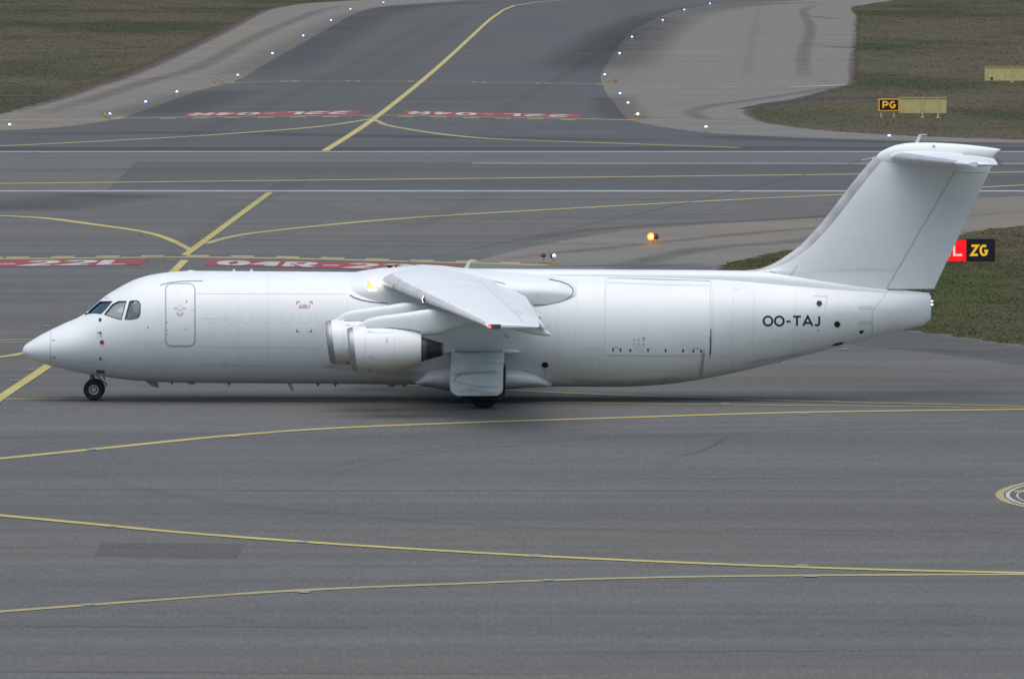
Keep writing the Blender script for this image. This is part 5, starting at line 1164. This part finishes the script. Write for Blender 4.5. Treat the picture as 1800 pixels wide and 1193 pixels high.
# inset lights beside the yellow lines
IN = [('lowest yellow line', [(155, 1063), (535, 1041), (962, 1020), (1425, 1013.5)]), ('falling foreground yellow line', [(195, 926), (533, 953), (943, 976), (1410, 994.5)]), ('yellow line just before the aircraft', [(160, 790.5), (412, 768), (1415, 728)]),
      ('faint line under the aircraft', [(445, 702), (1275, 710)]), ('thin line behind the main wheels', [(1108, 694), (1465, 706)]), ('thick centre line near the nose', [(55, 650.5), (26, 669.5), (82, 574)]),
      ('thick centre line beyond the cockpit', [(280, 473), (299, 458), (318, 445), (363, 432.5), (353, 418.5), (385, 392), (418, 369), (447.5, 347), (473, 324)]), ('left lead-off curve', [(297, 426), (258, 413.5), (196, 402.5), (314, 440)]), ('right lead-off curve', [(428, 419), (514, 407.6), (747, 386), (888, 374.5), (1045, 366)]), ('near shoulder hold line', [(895, 459), (1485, 614.5)])]
ORD = ['first', 'second', 'third', 'fourth', 'fifth', 'sixth', 'seventh', 'eighth', 'ninth']
pi_ = None
for nm, pts in IN:
    pts = sorted(pts)
    for k, (px, py) in enumerate(pts):
        p = G(px, py); p.z = .022; s = 1 if py > 600 else .9
        if pi_ is None:
            b = MB(); b.lathe((0, 0, 0), (0, 0, 1), [(0, .16), (.004, .155), (.005, .11)], 18); b.lathe((0, 0, .005), (0, 0, 1), [(0, .06), (.006, .05), (.007, .002)], 12); o = b.build('inset_light', INLET); pi_ = o
        else: o = pi_.copy(); COL.objects.link(o)
        o.location = p; o.scale = (1, 1.15, 1); tag(o, f'pale flush ground light by the {nm}, {ORD[k]} from left', 'ground light', 'flush lights set in the pavement')

# signs
def sign_face(root, x0, x1, y, z0, z1, m, text, lm, ux0, ux1, sw=.20, vt=(.2, .82), thick=.30):
    b = MB(); b.box(((x0 + x1) / 2, y + thick / 2, (z0 + z1) / 2), (x1 - x0, thick, z1 - z0)); f = b.build('sign_panel', m, root, smooth=0)
    W = x1 - x0; Hh = z1 - z0
    letters(text, ux0, ux1, lambda u, v, l: Vector((x0 + u, y - .006 - l * 2, z0 + Hh * (vt[0] + (vt[1] - vt[0]) * v))), 'letter', lm, f, sw=sw, gap=.25, asp=Hh * (vt[1] - vt[0]), widths={'-': .7}, sub=.2)
    return f
ys = G(1700, 460).y
def sz(py): return P(900, py, ys).z
def sx(px): return P(px, 440, ys).x
r = empty('taxiway_sign', (sx(1660), ys, 0), 'red and black lit sign reading ZG behind the tail fin', 'sign')
z0, z1 = sz(459), sz(421)
sign_face(r, sx(1548), sx(1698.6), ys, z0, z1, SIGNR, '04R-22L', SIGNW, sx(1553) - sx(1548), sx(1692.5) - sx(1548), vt=(.26, .74))
sign_face(r, sx(1699), sx(1747), ys, z0, z1, SIGNK, 'ZG', SIGNY, sx(1706.5) - sx(1699), sx(1736) - sx(1699), vt=(.26, .74), sw=.23)
b = MB(); b.box((sx(1647.5), ys + .16, z1 + .012), (sx(1748) - sx(1547), .34, .024)); b.box((sx(1748), ys + .16, (z0 + z1) / 2), (.05, .34, z1 - z0)); b.build('sign_frame', SIGNK, r, smooth=0)
for px in (1575, 1640, 1728):
    b = MB(); b.box((sx(px), ys + .15, z0 / 2), (.08, .08, max(.05, z0))); b.build('leg', SIGNK, r, smooth=0)
def board(name, label, x0, x1, yt, yb, yl, posts, panels, extra=None):
    Yb = G(x0, yl).y
    def bx(px): return P(px, yt, Yb).x
    def bz(py): return P(900, py, Yb).z
    r = empty(name, (bx((x0 + x1) / 2), Yb, 0), label, 'sign')
    for a, c in zip(panels[:-1], panels[1:]):
        b = MB(); b.box(((bx(a) + bx(c)) / 2, Yb + .12, (bz(yt) + bz(yb)) / 2), (bx(c) - bx(a) - .02, .16, bz(yt) - bz(yb))); b.build('panel', KHAKI, r, smooth=0)
    b = MB(); b.box(((bx(x0) + bx(x1)) / 2, Yb + .10, bz(yt) + .03), (bx(x1) - bx(x0) + .04, .24, .06)); b.build('top_rail', KHAKID, r, smooth=0)
    for px in posts:
        b = MB(); zt = bz(yt); b.box((bx(px), Yb - .03, zt / 2), (.10, .10, zt)); b.lathe((bx(px), Yb - .03, 0), (0, 0, 1), [(0, .2), (.04, .2)], 10); b.build('post', KHAKI, r, smooth=0)
    if extra: extra(r, bx, bz, Yb)
    return r
def pg(r, bx, bz, Yb):
    y = Yb - .30
    b = MB(); b.box(((bx(1544.5) + bx(1579.5)) / 2, y + .20, (bz(174) + bz(195)) / 2), (bx(1579.5) - bx(1544.5), .36, bz(174) - bz(195))); b.build('sign_box', SIGNO, r, smooth=0)
    sign_face(r, bx(1545.7), bx(1578.6), y, bz(193.6), bz(175.2), SIGNK, 'PG', SIGNO, bx(1551) - bx(1545.7), bx(1574) - bx(1545.7), vt=(.2, .82), sw=.25, thick=.03)
    for px in (1549, 1571):
        b = MB(); b.box((bx(px), y + .2, bz(195) / 2), (.12, .12, bz(195))); b.build('leg', KHAKI, r, smooth=0)
board('taxiway_sign', 'black PG sign with amber letters joined to a long khaki board on posts', 1580, 1664, 172.5, 199, 207, [1621.5, 1649], [1580, 1621, 1649, 1664], pg)
def lump(r, bx, bz, Yb):
    b = MB(); b.lathe((bx(1743), Yb - .2, bz(138)), (0, -1, 0), [(0, .12), (.1, .14), (.16, .1)], 12); b.build('junction_box', DBROWN, r)
board('sign_back', 'khaki back of a long sign board on the far right grass, cut by the frame', 1731, 1860, 118, 142, 145, [1779, 1830], [1731, 1779, 1830, 1860], lump)
print('faces', sum(len(o.data.polygons) for o in bpy.data.objects if o.type == 'MESH'), 'objects', len(bpy.data.objects))
